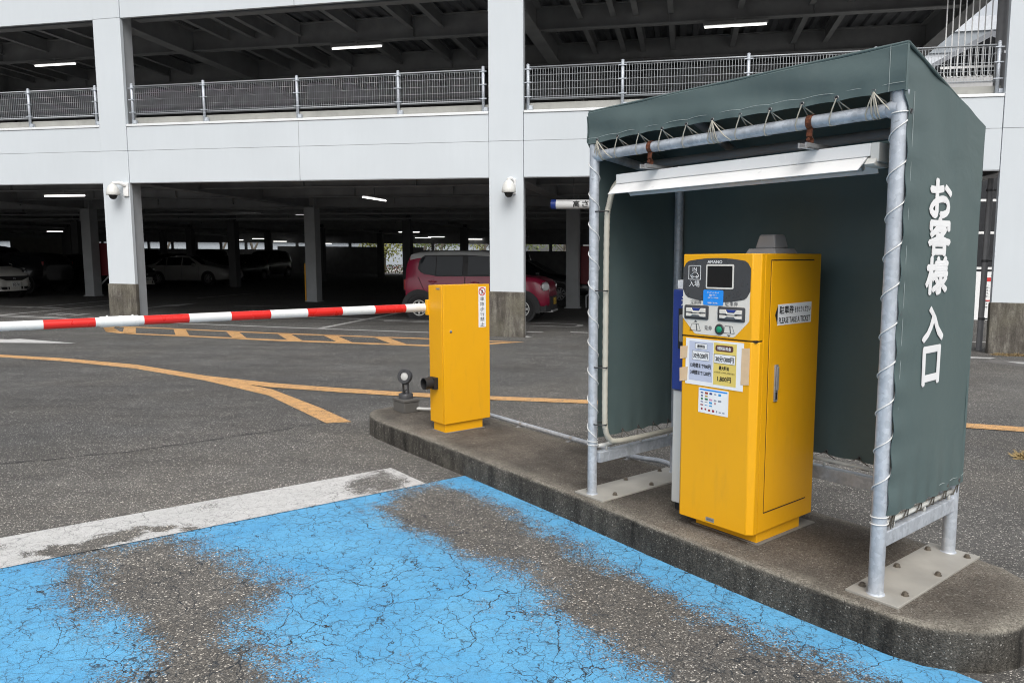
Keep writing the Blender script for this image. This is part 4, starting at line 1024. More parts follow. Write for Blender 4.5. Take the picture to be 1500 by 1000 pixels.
# taped price notice on the lower door
FB = .044
NX0, NX1, NZ0, NZ1 = .613, .951, .869, 1.101
def NP(fx, fy, e=0): return FP(NX0+(NX1-NX0)*fx, NZ1-(NZ1-NZ0)*fy, e)
def nrect(mb, x0, x1, y0, y1, e0, e1): mb.hexa([NP(x0, y1, e0), NP(x1, y1, e0), NP(x1, y0, e0), NP(x0, y0, e0), NP(x0, y1, e1), NP(x1, y1, e1), NP(x1, y0, e1), NP(x0, y0, e1)])
W_, H_ = NX1-NX0, NZ1-NZ0
m = MB()
def wob(s, t): return FP(NX0+W_*s, NZ0+H_*t, .0015+.004*abs(math.sin(2.3*s+.6))*(1-s*.3)*(.4+.6*t)*(s > 0) )
pts = []
nrect(m, 0, 1, 0, 1, .0012, .0022); notice = mp(m, 'price_notice', PAPER)
m = MB(); nrect(m, .065, .485, .055, .905, .0022, .0026); m.build('lavender_half', PAPERB, notice)
m = MB(); nrect(m, .50, .885, .045, .935, .0022, .0026); m.build('yellow_half', PAPERY, notice)
m = MB(); poly(m, [(NX0+W_*fx, NZ1-H_*fy) for fx, fy in ((.53, .12), (.55, .09), (.81, .09), (.83, .12), (.83, .19), (.81, .22), (.55, .22), (.53, .19))][::-1], .0026, .0030); m.build('brown_badge', BROWN, notice)
m = MB(); nrect(m, .515, .865, .285, .47, .0026, .0030); nrect(m, .175, .38, .10, .21, .0026, .0029); nrect(m, .125, .42, .265, .455, .0026, .0029); m.build('white_box', PAPER, notice)
m = MB()
def frame(x0, x1, y0, y1, e=.0029):
    q = .006
    for r_ in ((x0, x1, y0, y0+q), (x0, x1, y1-q, y1), (x0, x0+q*.7, y0, y1), (x1-q*.7, x1, y0, y1)): nrect(m, *r_, e, e+.0004)
frame(.17, .385, .095, .215); frame(.12, .425, .26, .46); frame(.51, .87, .28, .475)
letters(m, '通常料金', NP(.278, .155, .0031), av, Z, W_*.14, H_*.065, .02)
letters(m, '30分/200円', NP(.272, .36, .0031), av, Z, W_*.26, H_*.12, .02)
letters(m, '12時間まで900円', NP(.275, .575, .0029), av, Z, W_*.365, H_*.10, .02)
letters(m, '24時間まで1,200円', NP(.275, .73, .0029), av, Z, W_*.365, H_*.10, .02)
letters(m, '30分/300円', NP(.69, .38, .0034), av, Z, W_*.31, H_*.12, .02)
letters(m, '最大料金', NP(.685, .565, .0029), av, Z, W_*.175, H_*.085, .02)
letters(m, '(2日目以降も同料金)', NP(.692, .665, .0029), av, Z, W_*.34, H_*.04, .01)
letters(m, '1,800円', NP(.69, .80, .0029), av, Z, W_*.23, H_*.12, .02)
m.build('lettering', INK, notice)
m = MB(); letters(m, '特別日料金', NP(.68, .155, .0032), av, Z, W_*.23, H_*.075, .02); m.build('badge_lettering', INKW, notice)
for pts in ([(.578, 1.055), (.625, 1.06), (.622, 1.0), (.577, .99)], [(.576, .945), (.628, .955), (.625, .885), (.578, .875)], [(.94, 1.075), (.984, 1.08), (.984, .905), (.938, .90)]):
    m = MB(); poly(m, pts[::-1], .0024, .0030); m.build('tape_strip', TAPE, notice)
# card of small payment marks
m = MB(); C0, C1, CZ0, CZ1 = .697, .872, .733, .859
poly(m, rect(C0, C1, CZ0, CZ1), .0005, .0013); card = mp(m, 'payment_card', PAPER)
m = MB(); poly(m, rect(C0+.006, C1-.006, CZ1-.012, CZ1-.005), .0013, .0018); m.build('blue_band', STICKB, card)
pal = {'navy': (.03, .05, .2), 'rust': (.35, .06, .03), 'green': (.03, .16, .07), 'pink': (.55, .25, .4), 'grey': (.25, .28, .33), 'sky': (.05, .3, .6), 'wine': (.3, .03, .05), 'gold': (.45, .32, .05)}
pm = {k: plain('mark_'+k, c) for k, c in pal.items()}
marks = [(0, 0, 'navy', .7, .5), (1, 0, 'rust', .8, .9), (2, 0, 'navy', .7, .8), (3, 0, 'grey', .6, .5), (4, 0, 'sky', .7, 1), (0, 1, 'navy', .5, .6), (1, 1, 'gold', .7, .7), (0, 2, 'green', .5, .8), (1, 2, 'green', .8, .8), (2, 2, 'pink', .85, .7), (3, 2, 'grey', .7, .6), (4, 2, 'grey', .85, .8),
         (0, 3, 'navy', .7, .4), (1, 3, 'grey', .8, .3), (2, 3, 'sky', .8, .9), (3, 3, 'wine', .3, .9), (0, 4, 'wine', .8, .5), (1, 4, 'sky', .8, .3), (2, 4, 'sky', .8, .5), (0, 5.3, 'wine', .45, .9), (.85, 5.3, 'wine', .45, .8), (1.7, 5.5, 'rust', .6, .8), (2.6, 5.5, 'wine', .6, 1), (3.4, 5.5, 'grey', .3, .9), (4.1, 5.6, 'grey', .6, .5), (4.9, 5.6, 'grey', .6, .5)]
for cx, cy, k, sx, sy in marks:
    m = MB(); a = C0+.021+.0262*cx; z = CZ1-.0245-.0158*cy*.97; poly(m, rrect(a-.0115*sx, a+.0115*sx, z-.006*sy, z+.006*sy, .0025, 2), .0013, .0017); m.build('payment_mark', pm[k], card)
m = MB(); poly(m, rect(.758, .808, .186, .207), .0005, .0015); npl = mp(m, 'maker_plate', ALU)
m = MB(); letters(m, 'AMANO', FP(.783, .197, .0016), av, Z, .04, .008, .01); m.build('lettering', INKG, npl)
# side sign
def SP(b, z, e=0): return S(1.0185+e, b, z)
m = MB(); m.prism([SP(.207, 1.179), SP(.507, 1.181), SP(.507, 1.283), SP(.207, 1.279)], av*.0012); sg = mp(m, 'ticket_sign', PAPER)
m = MB(); m.prism([SP(.186, 1.229), SP(.207, 1.185), SP(.207, 1.274)], av*.0012)
letters(m, '駐車券', SP(.283, 1.252, .0012), bv, Z, .125, .040, .03); letters(m, 'をおとりください', SP(.425, 1.250, .0012), bv, Z, .145, .030, .02)
letters(m, 'PLEASE TAKE A TICKET', SP(.357, 1.202, .0012), bv, Z, .280, .029, .03); m.build('lettering', INK, sg)

# intercom post behind the machine
ip = thing('intercom_post', 'slim white post with a blue call panel half hidden behind the yellow ticket machine', 'intercom', SG(.5, .3, KH))
m = MB(); m.box(S, (.412, .60), (.195, .45), (.165, .79)); m.build('post', WPLAST, ip, bevel=.008)
m = MB(); m.box(S, (.43, .58), (.21, .43), (.12, .166)); m.build('foot', BLACK, ip)
m = MB(); m.box(S, (.412, .61), (.18, .45), (.795, 1.335)); cb = m.build('call_panel', BLUE, ip, bevel=.008)
m = MB(); m.box(S, (.455, .60), (.176, .182), (1.02, 1.235)); m.build('recess', BLACK, cb)
m = MB(); m.box(S, (.478, .57), (.150, .178), (1.06, 1.205)); m.build('handset', GREYP, cb, bevel=.006)
m = MB(); letters(m, '連絡', S(.530, .1795, 1.275), av, Z, .12, .052, .02, lift=.001); m.build('lettering', INKW, cb)
m = MB(); m.box(S, (.425, .60), (.20, .44), (1.336, 1.385)); m.build('cap', PAPER, ip, bevel=.004)

# ------------------------------------------------------------------ barrier
gate = thing('barrier_gate', 'yellow barrier cabinet with lowered red and white striped arm', 'barrier', SG(-1.88, .37, KH))
def bp(mb, name, mat, parent=None, **k): return mb.build(name, mat, parent or gate, **k)
m = MB(); m.box(S, (-1.960, -1.795), (.175, .535), (.13, .226)); bp(m, 'plinth', YEL, bevel=.003)
m = MB(); m.box(SG, (-1.975, -1.782), (.162, .548), (KH-.001, KH+.004)); bp(m, 'mortar_bed', MORT, bevel=.002)
m = MB(); m.box(S, (-1.98, -1.797), (.155, .60), (.222, 1.30)); cab = bp(m, 'cabinet', YEL, bevel=.004)
m = MB(); m.box(S, (-1.794, -1.776), (.156, .599), (.222, 1.303)); dr = bp(m, 'door', YEL, bevel=.003)
m = MB(); m.lathe(S(-1.776, .222, .945), av, [(.011, 0), (.011, .004), (.006, .006), (0, .006)], 14); m.build('lock', CHROME, dr)
m = MB(); m.box(S, (-1.776, -1.775), (.49, .562), (.962, 1.282)); sk_ = m.build('sticker', PAPER, dr)
m = MB()
for i, ch in enumerate('車路歩行禁止'): letters(m, ch, S(-1.775, .526, 1.187-.0405*i), bv, Z, .040, .032, .0, lift=.0006)
m.build('lettering', INK, sk_)
pc = S(-1.775, .526, 1.245)
m = MB(); m.lathe(pc, av, [(.026, .0003), (.026, .0012), (.033, .0012), (.033, .0003)], 24)
q = (bv*.7 - Z*.7); m.hexa([pc + q*x + (bv*.7+Z*.7)*y + av*z for z in (.0003, .0013) for x, y in ((-.03, -.003), (.03, -.003), (.03, .003), (-.03, .003))]); m.build('no_walking_ring', INKR, sk_)
m = MB()
m.lathe(pc + Z*.015, av, [(.004, .0008), (.0, .0008)], 8)
for p in ([(0, .010), (.0, -.004)], [(0, -.004), (-.007, -.018)], [(0, -.004), (.007, -.016)], [(0, .008), (-.009, .0)], [(0, .008), (.009, .002)]):
    m.tube([pc + bv*x + Z*y + av*.0008 for x, y in p], .002, 5)
m.build('walking_figure', INK, sk_)
m = MB(); m.box(S, (-1.87, -1.82), (.1535, .156), (1.268, 1.280)); bp(m, 'maker_plate', ALU, cab)
m = MB(); m.box(S, (-2.012, -1.979), (.142, .30), (1.065, 1.185)); bp(m, 'arm_mount', YEL, bevel=.004)
# the arm: slight rise and taper towards its tip
AB = [.30, -.034] + [-.034-.2655*i for i in range(1, 22)]
armm = MB()
for i in range(len(AB)-1):
    b0, b1 = AB[i], AB[i+1]
    def AP(b): return S(-2.03, b, 1.122 + .0058*(.15-b))
    rr = lambda b: .033 - .0021*(.3-b)
    armm.tube([AP(b0), AP(b1)], [rr(b0), rr(b1)], 20, mi=0 if i % 2 == 0 else 1, cap=False)
armm.tube([AP(AB[-1]), AP(AB[-1])-bv*.001], .02, 20)
arm = bp(armm, 'arm', [BOOMW, RED])
m = MB(); bs = AB[8]
m.tube([AP(bs-.03), AP(bs-.24)], [rr(bs)+.004]*2, 20); m.tube([AP(bs-.12), AP(bs-.135)], [rr(bs)+.006]*2, 20)
for x in (.06, .20): m.lathe(AP(bs-x)+Z*.03, Z, [(.006, 0), (.006, .008), (0, .009)], 8)
m.build('sleeve', BOOMW, arm)
m = MB(); c = S(-1.905, .155, .535)
m.box(S, (-1.955, -1.86), (.118, .156), (.492, .582)); m.lathe(c + Z*.004, -bv, [(.046, .03), (.046, .105), (.041, .105), (.041, .03), (0, .03)], 22)
bp(m, 'sensor_hood', BLACK, bevel=.0)

# ------------------------------------------------------------------ spotlight on its box
sl = thing('spotlight', 'dark grey round spotlight on a taupe box at the tip of the island', 'spotlight', SG(-2.705, .36, KH))
m = MB(); m.box(SG, (-2.80, -2.61), (.285, .437), (KH, KH+.092)); m.build('junction_box', TAUPE, sl, bevel=.006)
m = MB(); m.box(SG, (-2.806, -2.604), (.279, .443), (KH+.093, KH+.118)); m.build('box_lid', TAUPE, sl, bevel=.006)
c = SG(-2.705, .36, KH+.117); m = MB(); m.lathe(c, Z, [(.064, 0), (.064, .035), (.058, .043), (0, .043)], 26); m.build('base', DKGREY, sl)
m = MB()
hd = Vector((-.27, -.95, .15)).normalized(); sx = hd.cross(Z).normalized(); hc = c + Z*.195
for s_ in (-1, 1): m.hexa([c + sx*(s_*.022+x) + hd*y + Z*z for z in (.04, .16) for x, y in ((-.005, -.014), (.005, -.014), (.005, .014), (-.005, .014))])
m.hexa([c + sx*x + hd*y + Z*z for z in (.118, .14) for x, y in ((-.026, -.012), (.026, -.012), (.026, .012), (-.026, .012))]); m.build('yoke', DKGREY, sl)
m = MB(); m.tube(spline([c + sx*.0 + Z*.04, c + sx*.018 + Z*.06 - hd*.02, c - sx*.016 + Z*.09 - hd*.02, c - sx*.01 + Z*.13], 5), .004, 6); m.build('cable', BLACK, sl)
m = MB(); m.lathe(hc, hd, [(0, -.06), (.03, -.058), (.045, -.045), (.064, -.01), (.066, .03), (.062, .036), (.039, .036), (.037, .022), (0, .022)], 28); m.build('head', DKGREY, sl)
m = MB(); m.lathe(hc, hd, [(.036, .0235), (.031, .027), (0, .029)], 24); m.build('lens', LENS, sl)
m = MB()
for q in (20, 140, 260): m.lathe(hc + (sx*math.cos(R(q+70)) + sx.cross(hd)*math.sin(R(q+70)))*.053 + hd*.036, hd, [(.0045, 0), (.0045, .0015), (0, .0015)], 8)
m.build('screw', BLACK, sl)
# ------------------------------------------------------------------ cars
TYRE = plain('tyre_rubber', (.016, .016, .017), .8, 0, .15, 20); RIMW = plain('white_rim', (.62, .62, .60), .4); RIMA = plain('alloy_rim', (.30, .30, .31), .3, .7)
CLAD = plain('black_cladding', (.022, .022, .024), .6, 0, .1, 15); CGLASS = m_glass('car_glass', (.016, .019, .022), .04); CGLD = m_glass('tinted_glass', (.006, .007, .008), .06)
LAMP = plain('headlamp', (.55, .57, .58), .15); TAILR = plain('tail_lamp', (.25, .01, .01), .2); PLATEW = plain('plate_white', (.70, .71, .70), .4); PLATEY = plain('plate_yellow', (.66, .42, .02), .4)
def paint(name, c, rough=.25):
    n = NT(name); n.fin(n.mix(n.noise(3), c, tuple(x*.92 for x in c)), rough, 0, .5); n.p.inputs['Coat Weight'].default_value = .35; n.p.inputs['Coat Roughness'].default_value = .08; return n.mat
def car_body(st, mats, roofz, two_tone):
    rings = []
    for x, zb, zs, zt, w_ in st:
        cabin = zt > zs+.33
        lo = [(0, zb), (.84*w_, zb), (.95*w_, zb+.05), (w_*.995, zb+.20*(zs-zb)), (w_, zb+.55*(zs-zb)), (w_*.985, zs-.07*(zs-zb)-.02), (w_*.945, zs)]
        if cabin: hi = [(w_*.88, zs+(zt-zs)*.5), (w_*.825, zt-.16), (w_*.79, zt-.07), (w_*.70, zt-.02), (w_*.4, zt), (0, zt+.012)]
        else: hi = [(w_*.92, zs+(zt-zs)*.35), (w_*.89, zs+(zt-zs)*.6), (w_*.80, zs+(zt-zs)*.85), (w_*.68, zt-.004), (w_*.35, zt), (0, zt+.004)]
        half = lo+hi; rings.append([(x, y, z) for y, z in half] + [(x, -y, z) for y, z in half[-2:0:-1]])
    n = len(rings[0]); m = MB(); vs_ = [p for r_ in rings for p in r_]; 
    for i in range(len(rings)-1):
        for k in range(n):
            f = (i*n+k, i*n+(k+1) % n, (i+1)*n+(k+1) % n, (i+1)*n+k)
            zc = sum(vs_[q][2] for q in f)/4; m.f.append(list(f)); m.m.append(1 if two_tone and zc > roofz else 0); m.sm.append(True)
    m.v = [Vector(p) for p in vs_]
    m.f.append(list(range(n))); m.m.append(0); m.sm.append(False); m.f.append([(len(rings)-1)*n+k for k in range(n)]); m.m.append(0); m.sm.append(False)
    return m
def lookup(st, x):
    for a, b in zip(st, st[1:]):
        if a[0] <= x <= b[0]:
            q = (x-a[0])/(b[0]-a[0]+1e-9); return [a[i]+(b[i]-a[i])*q for i in range(5)]
    return st[-1]
def build_on(root, mb, name, mat, parent=None, **k):
    # mesh given in the thing's own axes
    o = MB.build(mb, name, mat, None, **k); o.parent = parent or root; return o
def make_car(name, label, cat, P, group='cars parked inside the garage'):
    root = bpy.data.objects.new(name, None); COL.objects.link(root); tag(root, label, cat, group)
    st = P['st']; pm_ = P['paint']
    body = build_on(root, car_body(st, None, P.get('roofz', 9), 'roof' in P), 'body', [pm_, P.get('roof', pm_)])
    glass = P.get('glass', CGLASS)
    def sidey(x, z):
        _, zb, zs, zt, w_ = lookup(st, x); zm = zs+(zt-zs)*.5; zq = zt-.16
        if z <= zm: return w_*(.945-.065*max(0, (z-zs)/(zm-zs)))
        return w_*(.88-.055*min(1, (z-zm)/max(.01, zq-zm)))
    for sgn in (1, -1):
        if 'surround' in P:
            m = MB(); pl_ = P['surround']; n_ = len(pl_)
            # fan of strips so that the panel follows the bulging side
            m = MB()
            zs_ = sorted(set([1.065, 1.15, 1.25, 1.375, 1.45, 1.53, 1.575]))
            def span(z):
                xs_ = []
                for i in range(n_):
                    (xa, za), (xb, zb_) = pl_[i], pl_[(i+1) % n_]
                    if (za-z)*(zb_-z) <= 0 and za != zb_: xs_.append(xa+(xb-xa)*(z-za)/(zb_-za))
                return min(xs_), max(xs_)
            for z0, z1 in zip(zs_, zs_[1:]):
                a0_, a1_ = span(z0+.001); b0_, b1_ = span(z1-.001)
                for k in range(14):
                    q0, q1 = k/14, (k+1)/14
                    m.hexa([(x, sgn*(sidey(x, z)+o_), z) for z, xa, xb in ((z0, a0_+(a1_-a0_)*q0, a0_+(a1_-a0_)*q1), (z1, b0_+(b1_-b0_)*q0, b0_+(b1_-b0_)*q1)) for x, o_ in ((xa, .0), (xb, .0), (xb, .0055), (xa, .0055))])
            build_on(root, m, 'window_surround', CLAD)
        for win in P['windows']:
            m = MB(); pts = [Vector((x, sgn*(sidey(x, z)+(.011 if 'surround' in P else .006)), z)) for x, z in win]
            m.prism(pts, Vector((0, sgn*.006, 0))); build_on(root, m, 'window', glass)
        for ln in P.get('doors', []):
            m = MB()
            for (xa, za), (xb, zb_) in zip(ln, ln[1:]):
                _, b0, s0, t0, w_ = lookup(st, (xa+xb)/2); m.tube([(xa, sgn*(w_*1.0+.001), za), (xb, sgn*(w_*1.0+.001), zb_)], .005, 4)
            build_on(root, m, 'door_seam', CLAD)
        for hx, hz in P.get('handles', []):
            _, b0, s0, t0, w_ = lookup(st, hx); m = MB()
            m.lathe((hx, sgn*(w_*.99), hz-.005), (0, sgn, 0), [(.05, 0), (.055, .006), (.045, .008), (0, .004)], 14)
            m.box(lambda a, b, c: Vector((a, b, c)), (hx-.10, hx+.10), (min(sgn*w_*.995, sgn*(w_+.03)), max(sgn*w_*.995, sgn*(w_+.03))), (hz, hz+.03)); build_on(root, m, 'door_handle', pm_, bevel=.006)
        if 'mirror' in P:
            x, z = P['mirror']; _, b0, s0, t0, w_ = lookup(st, x); m = MB(); m.lathe((x, sgn*(w_+.09), z), (0, sgn, .1), [(0, -.11), (.07, -.09), (.085, 0), (.06, .08), (0, .10)], 12); build_on(root, m, 'mirror', pm_)
        m = MB(); x, y, z, r_ = P['lamp']; lx_ = P.get('lampax', .25); m.lathe((x-.05, sgn*y, z), (1, sgn*lx_, .05), [(r_, 0), (r_, .06), (r_*.8, .085), (0, .1)], 20); hl = build_on(root, m, 'headlight', LAMP)
        m = MB(); m.lathe((x-.05, sgn*y, z), (1, sgn*lx_, .05), [(r_+.025, .0), (r_+.025, .055), (r_, .06)], 20); m2_ = build_on(root, m, 'lamp_ring', P.get('ring', CLAD), hl)
        x, y, z, hw, hh = P['tail']; m = MB(); m.box(lambda a, b, c: Vector((a, b, c)), (x-.02, x+.06), sorted((sgn*(y-hw), sgn*(y+hw))), (z-hh, z+hh)); build_on(root, m, 'tail_light', TAILR, bevel=.015)
        for wx in P['wheels']:
            _, b0, s0, t0, w_ = lookup(st, wx); rr_ = P['wr']; yo = sgn*(w_+.008)
            m = MB(); m.lathe((wx, sgn*(w_-.16), rr_), (0, sgn, 0), [(0, 0), (rr_+.055, 0), (rr_+.055, .166), (0, .166)], 28); build_on(root, m, 'wheel_well', BLACK)
            if P.get('clad'):
                m = MB(); n_ = 16; ri, ro = rr_+.045, rr_+.155
                for k in range(n_):
                    q0, q1 = math.pi*(k/n_*1.16-.08), math.pi*((k+1)/n_*1.16-.08)
                    pp = [Vector((wx+math.cos(q)*r3, sgn*(w_*.97), rr_+math.sin(q)*r3)) for q, r3 in ((q0, ri), (q0, ro), (q1, ro), (q1, ri))]; m.prism(pp, (0, sgn*(w_*.03+.022), 0))
                build_on(root, m, 'arch_cladding', CLAD)
            wh = bpy.data.objects.new('wheel', None); COL.objects.link(wh); wh.parent = root; wh.location = (wx, yo, rr_)
            m = MB(); m.lathe((0, 0, 0), (0, sgn, 0), [(rr_*.64, -.17), (rr_*.93, -.17), (rr_, -.14), (rr_, -.02), (rr_*.95, .012), (rr_*.72, .016), (rr_*.66, .004), (rr_*.64, -.03)], 36)
            o = MB.build(m, 'tyre', TYRE, None); o.parent = wh
            m = MB(); rm = rr_*.655
            if P.get('steel'):
                m.lathe((0, sgn*.0, 0), (0, sgn, 0), [(rm, .004), (rm*.92, .010), (rm*.86, -.005), (rm*.55, .006), (rm*.3, .012), (rm*.26, .02), (0, .022)], 32)
                for k in range(8):
                    q = 2*math.pi*(k+.5)/8; m.lathe((math.cos(q)*rm*.69, sgn*.001, math.sin(q)*rm*.69), (0, sgn, 0), [(rm*.155, .0), (rm*.15, .007), (0, .007)], 12, mi=1)
            else:
                m.lathe((0, 0, 0), (0, sgn, 0), [(rm, .004), (rm*.94, .010), (rm*.88, -.01)], 32)
                m.lathe((0, sgn*-.05, 0), (0, sgn, 0), [(rm*.95, 0), (0, 0)], 24, mi=1)
                m.lathe((0, 0, 0), (0, sgn, 0), [(rm*.22, -.02), (rm*.2, .012), (0, .014)], 16)
                for k in range(P.get('spokes', 10)):
                    q = 2*math.pi*k/P.get('spokes', 10); d_ = Vector((math.cos(q), 0, math.sin(q))); e_ = Vector((-math.sin(q), 0, math.cos(q)))
                    m.hexa([d_*r3 + e_*(s3*(.028 if r3 < .1 else .017)) + Vector((0, sgn*yy, 0)) for yy in (-.02, .008) for r3, s3 in ((rm*.18, -1), (rm*.93, -1), (rm*.93, 1), (rm*.18, 1))])
            o = MB.build(m, 'rim', [RIMW if P.get('steel') else RIMA, BLACK], None); o.parent = wh
    for gl in P.get('screens', []):                  # windscreen, rear screen: four corners
        m = MB(); n_ = (Vector(gl[1])-Vector(gl[0])).cross(Vector(gl[3])-Vector(gl[0])).normalized()
        if n_.z < 0: n_ = -n_
        m.prism([Vector(p)+n_*.004 for p in gl], n_*.008); build_on(root, m, 'windscreen', glass)
    for nm, pts, off, mt in P.get('extras', []):
        m = MB(); m.prism([Vector(p) for p in pts], off); build_on(root, m, nm, mt, bevel=.004)
    for px_, pz, mt, tx, d_ in P.get('plates', []):
        m = MB(); m.box(lambda a, b, c: Vector((a, b, c)), sorted((px_, px_+.012*d_)), (-.165, .165), (pz-.083, pz+.083)); pl = build_on(root, m, 'number_plate', mt, bevel=.003)
        m = MB(); letters(m, tx, (px_+.013*d_, 0, pz-.02), (0, d_, 0), (0, 0, 1), .27, .085, .015); letters(m, '品川 500', (px_+.013*d_, 0, pz+.055), (0, d_, 0), (0, 0, 1), .14, .032, .01)
        build_on(root, m, 'plate_lettering', INK, pl)
    return root
def copy_car(src, label, paintmat=None):
    def cp(o, par):
        c = o.copy(); COL.objects.link(c); c.parent = par
        for ch in list(o.children): cp(ch, c)
        return c
    r_ = cp(src, None); r_['label'] = label
    if paintmat:
        for ch in r_.children:
            if ch.name.startswith(('body', 'door_handle', 'mirror')):
                for sl_ in ch.material_slots: sl_.link = 'OBJECT'; sl_.material = paintmat
    return r_
def park(o, u, v, ang=0): o.location = F(u, v, 0); o.rotation_euler = (0, 0, -YAW+R(ang))

XL, HWD = 3.6, .74
# boxy red kei wagon; x=0 at mid length
red = dict(paint=paint('crimson_paint', (.26, .013, .045)), roof=paint('silver_roof', (.42, .43, .43)), roofz=1.52, wr=.295, wheels=(-1.40, 1.17), steel=True, clad=True, ring=CHROME,
  st=[(-1.80, .42, 1.02, 1.10, .60), (-1.77, .34, 1.04, 1.45, .68), (-1.66, .28, 1.05, 1.62, .725), (-1.45, .26, 1.055, 1.665, .735), (-.6, .25, 1.06, 1.69, .74), (.1, .25, 1.06, 1.685, .74), (.42, .25, 1.055, 1.64, .74), (.55, .25, 1.05, 1.55, .74), (.98, .26, 1.03, 1.10, .735), (1.15, .27, 1.01, 1.075, .73), (1.5, .29, .97, 1.04, .715), (1.70, .32, .88, .97, .67), (1.78, .36, .76, .86, .60), (1.80, .42, .66, .70, .52)],
  windows=[[(-1.28, 1.12), (-.98, 1.09), (-.98, 1.54), (-1.24, 1.545), (-1.36, 1.5), (-1.40, 1.25)], [(-.955, 1.09), (-.30, 1.09), (-.30, 1.54), (-.955, 1.54)], [(-.16, 1.09), (.62, 1.11), (.45, 1.50), (.36, 1.54), (-.16, 1.54)]],
  doors=[[(-1.42, 1.05), (-1.28, .75), (-1.0, .45)], [(-.23, 1.05), (-.23, .40)], [(.72, 1.03), (.74, .45)]], handles=[(-1.05, .93), (.02, .90)], mirror=(.66, 1.13), lamp=(1.735, .585, .81, .095), lampax=.75, tail=(-1.80, .62, .86, .05, .13),
  screens=[[(.57, -.60, 1.50), (.57, .60, 1.50), (.95, .66, 1.10), (.95, -.66, 1.10)]],
  surround=[(-1.44, 1.24), (-1.40, 1.50), (-1.26, 1.575), (-.3, 1.575), (.40, 1.565), (.52, 1.50), (.70, 1.10), (.68, 1.065), (-.95, 1.065), (-1.30, 1.09)],
  extras=         [('sill_cladding', [(-1.05, sy*.735, .22), (.82, sy*.735, .22), (.82, sy*.735, .36), (-1.05, sy*.735, .36)], (0, sy*.022, 0), CLAD) for sy in (1, -1)] +
         [('front_bumper', [(1.50, -.71, .22), (1.74, -.60, .22), (1.84, -.3, .22), (1.84, .3, .22), (1.74, .60, .22), (1.50, .71, .22)], (0, 0, .36), CLAD), ('skid_plate', [(1.55, -.55, .20), (1.86, -.35, .20), (1.86, .35, .20), (1.55, .55, .20)], (0, 0, .05), ALU),
          ('rear_bumper', [(-1.55, -.735, .26), (-1.78, -.66, .26), (-1.84, -.3, .26), (-1.84, .3, .26), (-1.78, .66, .26), (-1.55, .735, .26)], (0, 0, .30), CLAD)],
  plates=[(1.842, .46, PLATEY, '50-51', 1)])
rc = make_car('parked_car', 'crimson boxy small car with silver roof behind the yellow barrier cabinet', 'car', red); park(rc, -1.70, 4.02)

sedan_st = [(-2.32, .45, .80, .86, .70), (-2.26, .32, .88, .94, .80), (-2.05, .24, .93, 1.02, .86), (-1.75, .22, .94, 1.06, .88), (-1.15, .21, .95, 1.36, .89), (-.75, .2, .95, 1.42, .90), (-.2, .2, .94, 1.45, .90), (.25, .2, .93, 1.41, .90), (1.05, .2, .91, .99, .90), (1.5, .22, .86, .94, .89), (1.95, .24, .78, .86, .86), (2.22, .28, .68, .75, .78), (2.33, .36, .58, .62, .66)]
sedan = dict(paint=paint('white_car_paint', (.40, .40, .40)), wr=.32, wheels=(-1.40, 1.40), st=sedan_st, glass=CGLD, spokes=10,
  windows=[[(-1.55, .97), (-.95, .97), (-.95, 1.33), (-1.12, 1.31)], [(-.9, .97), (-.08, .97), (-.08, 1.36), (-.9, 1.345)], [(-.02, .97), (.82, .96), (.30, 1.32), (-.02, 1.36)]], doors=[[(-.98, .93), (-1.0, .35)], [(-.05, .93), (-.05, .3)], [(.92, .9), (.90, .35)]],
  handles=[(-.75, .84), (.2, .82)], mirror=(.70, .99), lamp=(2.15, .62, .62, .09), tail=(-2.27, .62, .76, .14, .07),
  screens=[[(.30, -.66, 1.38), (.30, .66, 1.38), (1.0, .75, 1.0), (1.0, -.75, 1.0)], [(-1.2, -.65, 1.34), (-1.2, .65, 1.34), (-1.72, .72, 1.07), (-1.72, -.72, 1.07)]],
  extras=[('grille', [(2.30, -.45, .40), (2.30, .45, .40), (2.27, .5, .60), (2.27, -.5, .60)], (.05, 0, 0), CLAD)], plates=[(2.345, .42, PLATEW, '30-12', 1)])
wsd = make_car('parked_car', 'white sedan parked side on in the dark middle of the garage', 'car', sedan); park(wsd, -20.75, 18.9)

